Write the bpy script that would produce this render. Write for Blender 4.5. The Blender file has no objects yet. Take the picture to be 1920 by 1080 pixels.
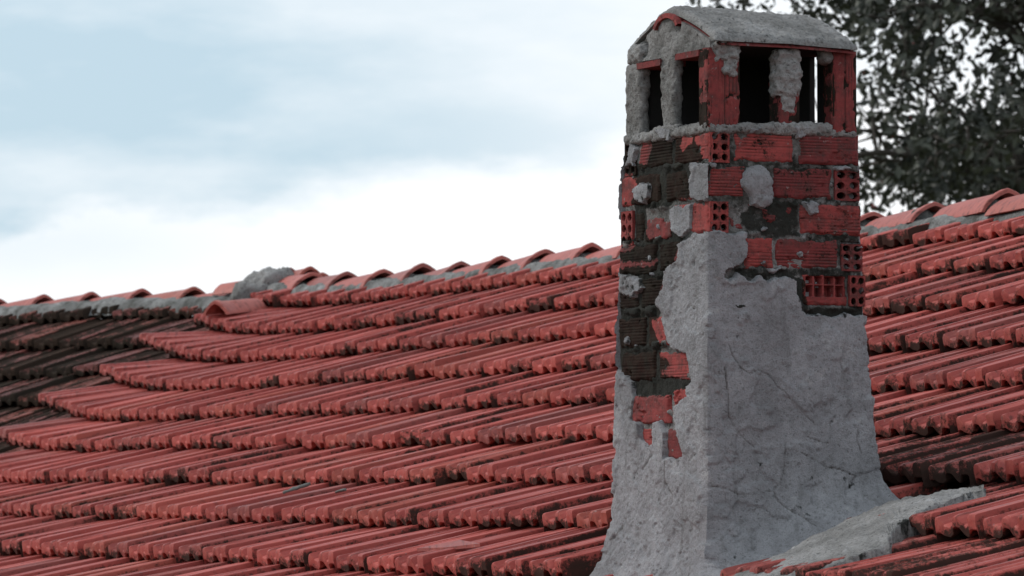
import bpy, math, random
import numpy as np
from mathutils import Matrix, Vector

rng = np.random.default_rng(7)
random.seed(7)
SC = bpy.context.scene
COL = SC.collection

# ------------------------------------------------------------------ camera
EYE = 5.2                                   # camera height above the ground
FPX = 8500.0                                # focal length in pixels of a 1920 wide frame (long lens)
PITCH = math.atan(380 / FPX)
cam_d = bpy.data.cameras.new("camera")
cam_d.lens = FPX / 1920 * 36
cam_d.sensor_width = 36
cam_d.clip_start = 0.5
cam_d.clip_end = 3000
cam_d.dof.use_dof = True
cam_d.dof.focus_distance = 13.6
cam_d.dof.aperture_fstop = 11.0
cam = bpy.data.objects.new("camera", cam_d)
cam.location = (0, 0, EYE)
cam.rotation_euler = (math.pi / 2 + PITCH, 0, 0)
COL.objects.link(cam)
SC.camera = cam

# ------------------------------------------------------------------ world and sun
SUN_DIR = Vector((-0.80, 0.22, 0.66)).normalized()     # towards the sun
world = bpy.data.worlds.new("World")
SC.world = world
world.use_nodes = True
wt = world.node_tree
wt.nodes.clear()


class NT:
    """small helper to write node trees"""
    def __init__(self, tree):
        self.t = tree

    def n(self, kind, **kw):
        nd = self.t.nodes.new(kind)
        for k, v in kw.items():
            setattr(nd, k, v)
        return nd

    def put(self, sock, val):
        if isinstance(val, bpy.types.NodeSocket):
            self.t.links.new(val, sock)
        elif val is not None:
            if hasattr(sock.default_value, "__len__") and isinstance(val, (tuple, list)) and len(val) == 3 and len(sock.default_value) == 4:
                val = (*val, 1)
            sock.default_value = val

    def math(self, op, a, b=None, c=None, clamp=False):
        m = self.n("ShaderNodeMath", operation=op, use_clamp=clamp)
        for i, v in enumerate((a, b, c)):
            if v is not None:
                self.put(m.inputs[i], v)
        return m.outputs[0]

    def mix(self, fac, a, b, blend="MIX"):
        m = self.n("ShaderNodeMix", data_type="RGBA", blend_type=blend)
        self.put(m.inputs[0], fac)
        self.put(m.inputs[6], a)
        self.put(m.inputs[7], b)
        return m.outputs[2]

    def step(self, val, lo, hi, smooth=True):
        m = self.n("ShaderNodeMapRange")
        m.interpolation_type = "SMOOTHSTEP" if smooth else "LINEAR"
        self.put(m.inputs[0], val)
        m.inputs[1].default_value = lo
        m.inputs[2].default_value = hi
        return m.outputs[0]

    def noise(self, vec, scale, detail=4, rough=0.55, dist=0.0):
        m = self.n("ShaderNodeTexNoise")
        self.put(m.inputs["Vector"], vec)
        m.inputs["Scale"].default_value = scale
        m.inputs["Detail"].default_value = detail
        m.inputs["Roughness"].default_value = rough
        m.inputs["Distortion"].default_value = dist
        return m.outputs[0]

    def vscale(self, vec, s, off=(0, 0, 0)):
        m = self.n("ShaderNodeMapping")
        self.put(m.inputs["Vector"], vec)
        m.inputs["Scale"].default_value = s
        m.inputs["Location"].default_value = off
        return m.outputs[0]


W = NT(wt)
geo = W.n("ShaderNodeTexCoord")
sep = W.n("ShaderNodeSeparateXYZ")
wt.links.new(geo.outputs["Generated"], sep.inputs[0])
dx, dz = sep.outputs[0], sep.outputs[2]
cn = W.noise(W.vscale(geo.outputs["Generated"], (9, 9, 30), (0.3, 0.1, 0.2)), 1.0, 6, 0.55)
cn2 = W.noise(W.vscale(geo.outputs["Generated"], (22, 22, 60), (3.3, 1.1, 0.7)), 1.0, 5, 0.6)
tilt = W.math("SUBTRACT", dz, W.math("MULTIPLY", W.math("SINE", W.math("MULTIPLY", dx, 9.0)), 0.020))
tilt = W.math("ADD", tilt, W.math("MULTIPLY", W.math("SUBTRACT", cn2, 0.5), 0.026))
bank = W.step(tilt, 0.066, 0.079)
side = W.math("MULTIPLY_ADD", W.math("SINE", W.math("MULTIPLY", dx, 14.0)), -0.45, 0.66)
blue = W.math("MULTIPLY", bank, side, clamp=True)
low = W.math("MULTIPLY", W.step(dx, -0.03, -0.10), W.step(dz, 0.035, 0.055))
low = W.math("MULTIPLY", low, 0.38)
blue = W.math("MAXIMUM", blue, low)
streak = W.step(cn, 0.30, 0.62)
blue = W.math("MULTIPLY", blue, W.math("MULTIPLY_ADD", streak, 0.62, 0.46), clamp=True)
sky = W.n("ShaderNodeTexSky", sky_type="NISHITA")
sky.sun_disc = False
sky.sun_elevation = math.asin(SUN_DIR.z)
sky.sun_rotation = math.atan2(SUN_DIR.x, SUN_DIR.y)
bg_sky = W.n("ShaderNodeBackground")
wt.links.new(sky.outputs[0], bg_sky.inputs[0])
bg_sky.inputs[1].default_value = 0.10
bg_cloud = W.n("ShaderNodeBackground")
cloud_col = W.mix(blue, (1.0, 1.01, 1.03), (0.50, 0.645, 0.745))
wt.links.new(cloud_col, bg_cloud.inputs[0])
bg_cloud.inputs[1].default_value = 1.0
mixs = W.n("ShaderNodeMixShader")
mixs.inputs[0].default_value = 0.93         # a nearly closed cloud cover
wt.links.new(bg_sky.outputs[0], mixs.inputs[1])
wt.links.new(bg_cloud.outputs[0], mixs.inputs[2])
wo = W.n("ShaderNodeOutputWorld")
wt.links.new(mixs.outputs[0], wo.inputs[0])

sun_d = bpy.data.lights.new("sun", "SUN")
sun_d.energy = 1.5
sun_d.angle = math.radians(11)
sun_d.color = (1.0, 0.96, 0.90)
sun = bpy.data.objects.new("sun", sun_d)
sun.rotation_euler = (-SUN_DIR).to_track_quat("-Z", "Y").to_euler()
sun.location = (-20, -5, 40)
COL.objects.link(sun)

vs = SC.view_settings
vs.view_transform = "Standard"
vs.look = "None"
vs.exposure = 0.18
vs.gamma = 1
SC.render.film_transparent = False
SC.cycles.max_bounces = 6

# ------------------------------------------------------------------ numbers of the place
# everything below is laid out in metres relative to the eye, then lifted by EYE
UP = np.array([0, 0, 1.0])
EYEV = np.array([0, 0, EYE])
YAW = math.radians(65)
TH = math.radians(21)
EXPO, TW, OFF = 0.429, 0.2477, 2.6866       # tile exposure, tile width, v of the first course
P0 = np.array([1.11647, 13.01435, -0.03056])
U = np.array([math.cos(YAW), -math.sin(YAW), 0])            # along the ridge, towards the right
VH = np.array([math.sin(YAW), math.cos(YAW), 0])            # level, uphill
V = VH * math.cos(TH) + UP * math.sin(TH)
TILT_H = 0.060                              # each tile rides this much on the one below
V_RIDGE = OFF + 0.5 * EXPO

# the wing at the left, bent away in plan
YAW2 = math.radians(48.3)
TH2 = math.radians(23.5)
PD = np.array([-2.8793, 25.48546, 0.75506])
U2 = np.array([math.cos(YAW2), -math.sin(YAW2), 0])
VH2 = np.array([math.sin(YAW2), math.cos(YAW2), 0])
V2 = VH2 * math.cos(TH2) + UP * math.sin(TH2)
E2 = 0.427

# valley: first u and lift of each course
VAL_U = np.array([-11.42, -11.30, -10.98, -10.52, -10.25, -9.70, -9.35, -9.0, -8.6, -8.2, -7.8, -7.4])
VAL_L = np.array([0.06, 0.11, 0.145, 0.13, 0.122, 0.075, 0.06, 0.05, 0.05, 0.05, 0.05, 0.05])


def sag(u, v):
    k = (OFF - v) / EXPO
    base = -0.0018 + 0.00015 * u - 0.01585 * v + 0.0021 * u * v + 0.00022 * u * u + 0.0117 * v * v
    kk = np.clip(k, 0, 11)
    u0 = np.interp(kk, range(12), VAL_U)
    li = np.interp(kk, range(12), VAL_L)
    d = np.maximum(u - u0, -0.2)
    base = base + 0.010 * np.sin(u * 1.7 + v * 2.1) * np.sin(v * 1.9 + 0.6) * 0.5
    return base + li * np.exp(-np.abs(d / 0.55) ** 1.25) - 0.027


def roof(u, v):
    return P0 + u * U + v * V + UP * sag(u, v)


def roof2(u, v):
    h = 0.012 * math.sin(u * 2.3 + 1) * math.sin(v * 3 + .4) - 0.022
    return PD + u * U2 + v * V2 + UP * h


CP, SP = math.cos(PITCH), math.sin(PITCH)


def to_px(p):
    x, y, z = p
    dep = y * CP + z * SP
    return 960 + FPX * x / dep, 540 - FPX * (-y * SP + z * CP) / dep, dep


def ray(x, y):
    a, b = (x - 960) / FPX, -(y - 540) / FPX
    return np.array([a, CP - b * SP, SP + b * CP])


# ------------------------------------------------------------------ noise
def _hash(ix, iy, iz, seed):
    h = (ix.astype(np.int64) * 374761393 + iy.astype(np.int64) * 668265263 + iz.astype(np.int64) * 2147483647 + seed * 974634777) & 0xFFFFFFFF
    h = ((h ^ (h >> 13)) * 1274126177) & 0xFFFFFFFF
    h = (h ^ (h >> 16)) & 0xFFFFFFFF
    return h / 2147483647.5 - 1.0


def vnoise(P, scale, seed=0):
    Q = np.asarray(P, float) * scale + 100.37
    I = np.floor(Q).astype(np.int64)
    f = Q - I
    f = f * f * (3 - 2 * f)
    r = 0
    for a in (0, 1):
        for b in (0, 1):
            for c in (0, 1):
                w = (f[:, 0] if a else 1 - f[:, 0]) * (f[:, 1] if b else 1 - f[:, 1]) * (f[:, 2] if c else 1 - f[:, 2])
                r = r + w * _hash(I[:, 0] + a, I[:, 1] + b, I[:, 2] + c, seed)
    return r


def fbm(P, scale, octaves=4, seed=0, gain=0.5):
    r, amp = 0, 1.0
    tot = 0
    for i in range(octaves):
        r = r + amp * vnoise(P, scale * 2.03 ** i, seed + i * 17)
        tot += amp
        amp *= gain
    return r / tot


def smooth(x, lo, hi):
    t = np.clip((x - lo) / (hi - lo), 0, 1)
    return t * t * (3 - 2 * t)


def poly_sd(pts, poly):
    """signed distance to a polygon, positive inside"""
    poly = np.asarray(poly, float)
    d = np.full(len(pts), 1e9)
    ins = np.zeros(len(pts), bool)
    n = len(poly)
    for i in range(n):
        a, b = poly[i], poly[(i + 1) % n]
        e = b - a
        w = pts - a
        t = np.clip((w @ e) / max(e @ e, 1e-12), 0, 1)
        d = np.minimum(d, np.hypot(*(w - t[:, None] * e).T))
        c = (a[1] > pts[:, 1]) != (b[1] > pts[:, 1])
        with np.errstate(divide="ignore", invalid="ignore"):
            xi = a[0] + (pts[:, 1] - a[1]) / (e[1] if abs(e[1]) > 1e-12 else 1e-12) * e[0]
        ins ^= c & (pts[:, 0] < xi)
    return np.where(ins, d, -d)


def line_d(pts, line):
    line = np.asarray(line, float)
    d = np.full(len(pts), 1e9)
    for a, b in zip(line[:-1], line[1:]):
        e = b - a
        w = pts - a
        t = np.clip((w @ e) / max(e @ e, 1e-12), 0, 1)
        d = np.minimum(d, np.hypot(*(w - t[:, None] * e).T))
    return d


# ------------------------------------------------------------------ object helpers
def mesh_obj(name, verts, faces, mat, parent=None, smooth_shade=True, attrs=None, sharp=None):
    me = bpy.data.meshes.new(name)
    me.from_pydata(np.asarray(verts, float).tolist(), [], faces if isinstance(faces, list) else np.asarray(faces).tolist())
    if attrs:
        for k, vals in attrs.items():
            at = me.attributes.new(k, "FLOAT", "POINT")
            at.data.foreach_set("value", np.asarray(vals, np.float32))
    me.materials.append(mat)
    if smooth_shade:
        me.polygons.foreach_set("use_smooth", np.ones(len(me.polygons), bool))
    if sharp:
        me.set_sharp_from_angle(angle=math.radians(sharp))
    me.update()
    o = bpy.data.objects.new(name, me)
    COL.objects.link(o)
    if parent:
        o.parent = parent
    return o


def empty(name, loc=(0, 0, 0), rz=0, label=None, cat=None, group=None):
    o = bpy.data.objects.new(name, None)
    o.location = loc
    o.rotation_euler = (0, 0, rz)
    COL.objects.link(o)
    tag(o, label, cat, group)
    return o


def tag(o, label=None, cat=None, group=None, kind=None):
    for k, v in (("label", label), ("category", cat), ("group", group), ("kind", kind)):
        if v:
            o[k] = v


class Geo:
    """collects patches into one mesh"""
    def __init__(self):
        self.v, self.f, self.n, self.at = [], [], 0, []

    def add(self, v, f, a=None):
        v = np.asarray(v, float)
        self.v.append(v)
        self.f += [tuple(i + self.n for i in q) for q in f]
        self.at.append(np.zeros(len(v)) if a is None else np.asarray(a, float))
        self.n += len(v)

    def verts(self):
        return np.concatenate(self.v)

    def attr(self):
        return np.concatenate(self.at)


def grid_faces(nu, nv, wrap=False):
    f = []
    for i in range(nu if wrap else nu - 1):
        for j in range(nv - 1):
            a = i * nv + j
            b = ((i + 1) % nu) * nv + j
            f.append((a, b, b + 1, a + 1))
    return f


def box_geo(g, lo, hi):
    x0, y0, z0 = lo
    x1, y1, z1 = hi
    v = [(x0, y0, z0), (x1, y0, z0), (x1, y1, z0), (x0, y1, z0), (x0, y0, z1), (x1, y0, z1), (x1, y1, z1), (x0, y1, z1)]
    g.add(v, [(0, 3, 2, 1), (4, 5, 6, 7), (0, 1, 5, 4), (1, 2, 6, 5), (2, 3, 7, 6), (3, 0, 4, 7)])


def lump(lo, hi, res=0.012, amp=0.01, scale=20, seed=0, round_r=0.02, taper=None):
    """a rounded box of mortar with an uneven skin"""
    lo, hi = np.array(lo, float), np.array(hi, float)
    n = np.maximum(np.ceil((hi - lo) / res).astype(int), 2)
    idx, vs_, fs = {}, [], []

    def vid(i, j, k):
        key = (i, j, k)
        if key not in idx:
            idx[key] = len(vs_)
            vs_.append(lo + (hi - lo) * np.array(key) / n)
        return idx[key]
    for ax in range(3):
        a, b = [(1, 2), (2, 0), (0, 1)][ax]
        for side in (0, n[ax]):
            for i in range(n[a]):
                for j in range(n[b]):
                    q = []
                    for (p, r) in ((i, j), (i + 1, j), (i + 1, j + 1), (i, j + 1)):
                        key = [0, 0, 0]
                        key[ax], key[a], key[b] = side, p, r
                        q.append(vid(*key))
                    fs.append(tuple(q) if side else tuple(q[::-1]))
    v = np.array(vs_)
    c, h = (lo + hi) / 2, (hi - lo) / 2
    r = min(round_r, h.min() * 0.95)
    inner = np.clip(v - c, -(h - r), h - r)
    d = (v - c) - inner
    L = np.linalg.norm(d, axis=1, keepdims=True)
    nrm = d / np.maximum(L, 1e-9)
    v = c + inner + nrm * r
    v = v + nrm * (amp * fbm(v, scale, 4, seed) + amp * 0.5 * vnoise(v, scale * 3.1, seed + 5) + amp * 0.35 * vnoise(v, scale * 7.3, seed + 6))[:, None]
    if taper is not None:
        v = taper(v)
    return v, fs


# ------------------------------------------------------------------ materials
def material(name):
    m = bpy.data.materials.new(name)
    m.use_nodes = True
    nt = NT(m.node_tree)
    b = m.node_tree.nodes["Principled BSDF"]
    return m, nt, b


def bump(nt, b, h, strength=0.4, dist=0.004):
    bn = nt.n("ShaderNodeBump")
    bn.inputs["Strength"].default_value = strength
    bn.inputs["Distance"].default_value = dist
    nt.put(bn.inputs["Height"], h)
    nt.put(b.inputs["Normal"], bn.outputs[0])


def pos(nt):
    return nt.n("ShaderNodeNewGeometry").outputs["Position"]


def attr(nt, name):
    a = nt.n("ShaderNodeAttribute")
    a.attribute_name = name
    return a.outputs["Fac"]


def tile_material(name, light, dark, moss_bias, moss_col=(0.026, 0.025, 0.021)):
    m, nt, b = material(name)
    p = pos(nt)
    oi = nt.n("ShaderNodeObjectInfo")
    sc_ = nt.n("ShaderNodeSeparateColor")
    nt.put(sc_.inputs[0], oi.outputs["Color"])
    moss_amt = sc_.outputs[0]
    n1 = nt.noise(p, 3.0, 4, 0.6)
    n2 = nt.noise(p, 30, 5, 0.65)
    n3 = nt.noise(p, 150, 3, 0.6)
    t = nt.math("ADD", nt.math("MULTIPLY", oi.outputs["Random"], 0.75), nt.math("MULTIPLY", n1, 0.5))
    col = nt.mix(nt.step(t, 0.15, 1.05, False), dark, light)
    odd = nt.math("FRACT", nt.math("MULTIPLY", oi.outputs["Random"], 7.31))
    col = nt.mix(nt.math("MULTIPLY", nt.step(odd, 0.75, 0.98), 0.40), col, (0.29, 0.075, 0.045))
    col = nt.mix(nt.math("MULTIPLY", nt.step(odd, 0.22, 0.02), 0.45), col, (0.16, 0.062, 0.056))
    oc = nt.n("ShaderNodeTexCoord").outputs["Object"]
    run = nt.noise(nt.vscale(oc, (60, 4, 30)), 1.0, 5, 0.65)
    col = nt.mix(nt.math("MULTIPLY", nt.step(run, 0.54, 0.70), 0.45), col, (0.46, 0.150, 0.115))
    col = nt.mix(nt.math("MULTIPLY", nt.step(run, 0.47, 0.33), 0.70), col, (0.085, 0.024, 0.020))
    col = nt.mix(nt.math("MULTIPLY", nt.step(n2, 0.52, 0.72), 0.25), col, (0.42, 0.14, 0.11))
    col = nt.mix(nt.math("MULTIPLY", nt.step(n2, 0.46, 0.30), 0.45), col, (0.10, 0.027, 0.023))
    speck = nt.step(nt.noise(p, 60, 2, 0.5), 0.71, 0.76)
    col = nt.mix(nt.math("MULTIPLY", speck, 0.35), col, (0.30, 0.30, 0.29))
    # moss and soot: along the lower front lip and in blotches; gap shade painted on the flanks
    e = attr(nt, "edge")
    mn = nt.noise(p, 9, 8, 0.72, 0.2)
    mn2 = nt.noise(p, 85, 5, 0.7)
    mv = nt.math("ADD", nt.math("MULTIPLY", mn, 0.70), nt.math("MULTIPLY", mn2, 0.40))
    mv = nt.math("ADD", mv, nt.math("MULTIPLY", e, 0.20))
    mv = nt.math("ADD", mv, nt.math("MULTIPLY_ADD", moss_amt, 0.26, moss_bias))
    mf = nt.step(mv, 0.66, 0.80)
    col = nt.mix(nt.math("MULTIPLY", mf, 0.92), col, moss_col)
    nt.put(b.inputs["Base Color"], col)
    nt.put(b.inputs["Roughness"], nt.math("MULTIPLY_ADD", mf, 0.35, nt.math("MULTIPLY_ADD", n2, 0.30, 0.38)))
    nt.put(b.inputs["Specular IOR Level"], nt.math("MULTIPLY_ADD", mf, -0.22, 0.24))
    h = nt.math("ADD", nt.math("MULTIPLY", n2, 0.6), nt.math("ADD", nt.math("MULTIPLY", n3, 0.3), nt.math("MULTIPLY", mf, mn2)))
    bump(nt, b, h, 0.35, 0.004)
    return m


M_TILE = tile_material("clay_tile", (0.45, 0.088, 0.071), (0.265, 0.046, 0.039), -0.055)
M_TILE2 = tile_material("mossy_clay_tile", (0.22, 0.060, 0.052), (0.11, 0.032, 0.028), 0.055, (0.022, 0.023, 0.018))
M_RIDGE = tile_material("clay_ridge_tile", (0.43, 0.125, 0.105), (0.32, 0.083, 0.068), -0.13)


def mortar_material(name, base, light, dark, fine=160, moss=0.0, grit=1.0):
    m, nt, b = material(name)
    p = pos(nt)
    n1 = nt.noise(p, 5, 7, 0.66)
    n2 = nt.noise(p, 45, 6, 0.7)
    n3 = nt.noise(p, fine, 4, 0.75)
    n4 = nt.noise(p, 16, 6, 0.7)
    col = nt.mix(nt.step(n1, 0.36, 0.62), dark, light)
    col = nt.mix(nt.math("MULTIPLY", nt.step(n4, 0.42, 0.60), 0.55), col, base)
    streak = nt.noise(nt.vscale(p, (26, 26, 3.2)), 1.0, 6, 0.65)
    col = nt.mix(nt.math("MULTIPLY", nt.step(streak, 0.46, 0.32), 0.32), col, (0.075, 0.071, 0.066))
    pale = nt.step(nt.math("ADD", nt.math("MULTIPLY", n4, 0.7), nt.math("MULTIPLY", n1, 0.4)), 0.60, 0.72)
    col = nt.mix(nt.math("MULTIPLY", pale, 0.55), col, (0.46, 0.455, 0.46))
    col = nt.mix(nt.math("MULTIPLY", nt.step(n2, 0.47, 0.32), 0.60 * grit), col, (0.075, 0.072, 0.067))
    col = nt.mix(nt.math("MULTIPLY", nt.step(n3, 0.48, 0.34), 0.60 * grit), col, (0.05, 0.048, 0.045))
    col = nt.mix(nt.math("MULTIPLY", nt.step(n3, 0.56, 0.70), 0.30), col, (0.50, 0.49, 0.48))
    pit = nt.step(nt.noise(p, 95, 3, 0.5), 0.63, 0.70)
    col = nt.mix(nt.math("MULTIPLY", pit, 0.8 * grit), col, (0.035, 0.033, 0.030))
    # stains stored with the surface: soot / moss and hairline cracks
    so = attr(nt, "soot")
    sf = nt.step(nt.math("ADD", nt.math("MULTIPLY", so, 1.0), nt.math("MULTIPLY", nt.math("SUBTRACT", n2, 0.5), 1.1)), 0.40, 0.68)
    col = nt.mix(nt.math("MULTIPLY", sf, 0.93), col, (0.013, 0.014, 0.011))
    if moss:
        mf = nt.step(nt.noise(p, 11, 6, 0.65), 0.56 - moss * 0.1, 0.66)
        col = nt.mix(nt.math("MULTIPLY", mf, moss), col, (0.045, 0.044, 0.036))
    cr = attr(nt, "crack")
    col = nt.mix(nt.math("MULTIPLY", cr, 0.70), col, (0.055, 0.042, 0.032))
    nt.put(b.inputs["Base Color"], col)
    b.inputs["Roughness"].default_value = 0.93
    b.inputs["Specular IOR Level"].default_value = 0.2
    h = nt.math("ADD", nt.math("MULTIPLY", n2, 0.5), nt.math("MULTIPLY", n3, 0.5))
    bump(nt, b, h, 1.0, 0.011)
    return m


M_PLASTER = mortar_material("cement_plaster", (0.290, 0.287, 0.303), (0.345, 0.342, 0.358), (0.215, 0.213, 0.222), 190, 0.0, 0.6)
M_MORTAR = mortar_material("rough_mortar", (0.24, 0.23, 0.225), (0.30, 0.29, 0.285), (0.15, 0.145, 0.14), 130)
M_JOINT = mortar_material("joint_mortar", (0.17, 0.165, 0.16), (0.23, 0.22, 0.215), (0.08, 0.078, 0.074), 130, 0.6)
M_BED = mortar_material("weathered_mortar", (0.20, 0.195, 0.19), (0.26, 0.255, 0.25), (0.10, 0.10, 0.095), 110, 0.75)

m, nt, b = material("hollow_brick_clay")
p = pos(nt)
n1 = nt.noise(p, 10, 5, 0.6)
n2 = nt.noise(p, 60, 5, 0.65)
oi = nt.n("ShaderNodeObjectInfo")
col = nt.mix(nt.step(nt.math("ADD", nt.math("MULTIPLY", oi.outputs["Random"], 0.5), nt.math("MULTIPLY", n1, 0.6)), 0.2, 0.9), (0.145, 0.026, 0.027), (0.31, 0.055, 0.050))
col = nt.mix(nt.math("MULTIPLY", nt.step(n2, 0.54, 0.72), 0.3), col, (0.36, 0.12, 0.10))
col = nt.mix(nt.math("MULTIPLY", nt.step(n2, 0.46, 0.28), 0.75), col, (0.06, 0.022, 0.02))
gr = attr(nt, "groove")
col = nt.mix(nt.math("MULTIPLY", gr, 0.8), col, (0.045, 0.02, 0.018))
dirt = nt.step(nt.noise(p, 19, 8, 0.78), 0.44, 0.66)
col = nt.mix(nt.math("MULTIPLY", dirt, 0.7), col, (0.05, 0.03, 0.027))
lime = nt.step(nt.noise(p, 48, 5, 0.65), 0.63, 0.69)
col = nt.mix(nt.math("MULTIPLY", lime, 0.55), col, (0.24, 0.23, 0.22))
so = attr(nt, "soot")  # soot and moss, plus the shade painted inside the brick tubes
sf = nt.step(nt.math("ADD", so, nt.math("ADD", nt.math("MULTIPLY", nt.math("SUBTRACT", n2, 0.5), 1.3), nt.math("MULTIPLY", nt.math("SUBTRACT", nt.noise(p, 150, 4, 0.7), 0.5), 0.9))), 0.40, 0.66)
scol = nt.mix(nt.step(nt.math("ADD", nt.math("MULTIPLY", nt.noise(p, 28, 5, 0.7), 1.0), nt.math("MULTIPLY", gr, -0.35)), 0.25, 0.7), (0.005, 0.006, 0.0045), (0.019, 0.022, 0.017))
col = nt.mix(nt.math("MULTIPLY", sf, 0.94), col, scol)
nt.put(b.inputs["Base Color"], col)
b.inputs["Roughness"].default_value = 0.85
nt.put(b.inputs["Specular IOR Level"], nt.math("MULTIPLY_ADD", sf, -0.2, 0.25))
bump(nt, b, nt.math("ADD", n2, nt.math("MULTIPLY", nt.noise(p, 220, 3, 0.6), 0.4)), 0.5, 0.004)
M_BRICK = m

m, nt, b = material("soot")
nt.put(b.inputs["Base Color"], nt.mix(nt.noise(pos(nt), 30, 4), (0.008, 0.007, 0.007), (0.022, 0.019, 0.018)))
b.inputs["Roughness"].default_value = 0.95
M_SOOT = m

m, nt, b = material("roof_boards")
nt.put(b.inputs["Base Color"], nt.mix(nt.noise(pos(nt), 20, 4), (0.05, 0.03, 0.025), (0.09, 0.055, 0.045)))
b.inputs["Roughness"].default_value = 0.9
M_DECK = m

m, nt, b = material("house_wall_render")
nt.put(b.inputs["Base Color"], nt.mix(nt.noise(pos(nt), 3, 6), (0.42, 0.40, 0.36), (0.58, 0.56, 0.52)))
b.inputs["Roughness"].default_value = 0.9
M_WALL = m

m, nt, b = material("grass_ground")
nt.put(b.inputs["Base Color"], nt.mix(nt.noise(pos(nt), 0.6, 8), (0.05, 0.075, 0.025), (0.11, 0.10, 0.05)))
b.inputs["Roughness"].default_value = 0.95
M_GROUND = m

m, nt, b = material("bark")
nt.put(b.inputs["Base Color"], nt.mix(nt.noise(pos(nt), 12, 6), (0.03, 0.025, 0.02), (0.08, 0.065, 0.055)))
b.inputs["Roughness"].default_value = 0.95
M_BARK = m

m, nt, b = material("leaf")
p = pos(nt)
col = nt.mix(nt.step(nt.noise(p, 2.2, 5, 0.6), 0.35, 0.65), (0.014, 0.017, 0.011), (0.062, 0.066, 0.046))
col = nt.mix(nt.step(nt.noise(p, 7.5, 2, 0.5), 0.735, 0.75), col, (0.22, 0.03, 0.03))
nt.put(b.inputs["Base Color"], col)
b.inputs["Roughness"].default_value = 0.55
M_LEAF = m

m, nt, b = material("lichen")
nt.put(b.inputs["Base Color"], nt.mix(nt.noise(pos(nt), 60, 4), (0.06, 0.065, 0.06), (0.20, 0.205, 0.195)))
b.inputs["Roughness"].default_value = 0.95
M_LICHEN = m

# ------------------------------------------------------------------ ground
gv, gf = [], []
n = 40
for i in range(n + 1):
    for j in range(n + 1):
        x, y = (i / n - .5) * 1600, -200 + j / n * 1800
        gv.append((x, y, 0.0))
g = mesh_obj("ground", gv, grid_faces(n + 1, n + 1), M_GROUND)
tag(g, "open grassy ground around the house", None, None, "structure")

# ------------------------------------------------------------------ the two roofs
house = empty("house", (0, 0, 0), 0, "house under the bright red clay tile roof that carries the chimney", "house")
wing = empty("house_wing", (0, 0, 0), 0, "far wing whose roof of dark mossy tiles lies at the left edge", "house")


def sheet(fn, us, vs_, drop=0.0):
    lim = (lambda w: np.interp((OFF - w) / EXPO, range(12), VAL_U) + 0.50) if fn is roof else (lambda w: -99)
    v = [fn(max(u, lim(w)), w) + EYEV - UP * drop for u in us for w in vs_]
    return np.array(v), grid_faces(len(us), len(vs_))


us = np.arange(-11.2, 6.01, 0.25)
vsr = np.arange(OFF - 12.2 * EXPO, V_RIDGE + 0.01, EXPO / 3)
v, f = sheet(roof, us, vsr, 0.02)
mesh_obj("roof_deck", v, f, M_DECK, house)


def back_slope(fn, ridge_v, uvec, vh, us, th, length):
    out = []
    for u in us:
        r = fn(u, ridge_v)
        for s in np.linspace(0, length, 8):
            out.append(r + vh * s * math.cos(th) - UP * s * math.sin(th) + EYEV - UP * 0.02)
    return np.array(out), grid_faces(len(us), 8)


v, f = back_slope(roof, V_RIDGE, U, VH, us, TH, 5.0)
mesh_obj("back_slope", v, f, M_TILE, house)
us2 = np.arange(-6.0, 2.3, 0.2)
vs2 = np.arange(-8 * E2, 1.5 * E2 + 0.01, E2 / 3)
v, f = sheet(roof2, us2, vs2, 0.02)
mesh_obj("roof_deck", v, f, M_DECK, wing)
v, f = back_slope(roof2, 1.5 * E2, U2, VH2, us2, TH2, 4.0)
mesh_obj("back_slope", v, f, M_TILE2, wing)


def walls(parent, fn, us, v_eave, ridge_v, uvec, vh, depth):
    """four walls under the eaves down to the ground"""
    a, b_ = us[0] + 0.3, us[-1] - 0.3
    c0, c1 = fn(a, v_eave + 0.5), fn(b_, v_eave + 0.5)
    pts = [c0, c1, c1 + vh * depth, c0 + vh * depth]
    gg = Geo()
    top = EYE + c0[2] - 0.25
    lo = [np.array([q[0], q[1], 0]) for q in pts]
    hi = [np.array([q[0], q[1], top]) for q in pts]
    gg.add(lo + hi, [(0, 1, 5, 4), (1, 2, 6, 5), (2, 3, 7, 6), (3, 0, 4, 7)])
    mesh_obj("wall", gg.verts(), gg.f, M_WALL, parent, False)


walls(house, roof, us, vsr[0], V_RIDGE, U, VH, 9.0)
walls(wing, roof2, us2, vs2[0], 1.5 * E2, U2, VH2, 7.0)


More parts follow.
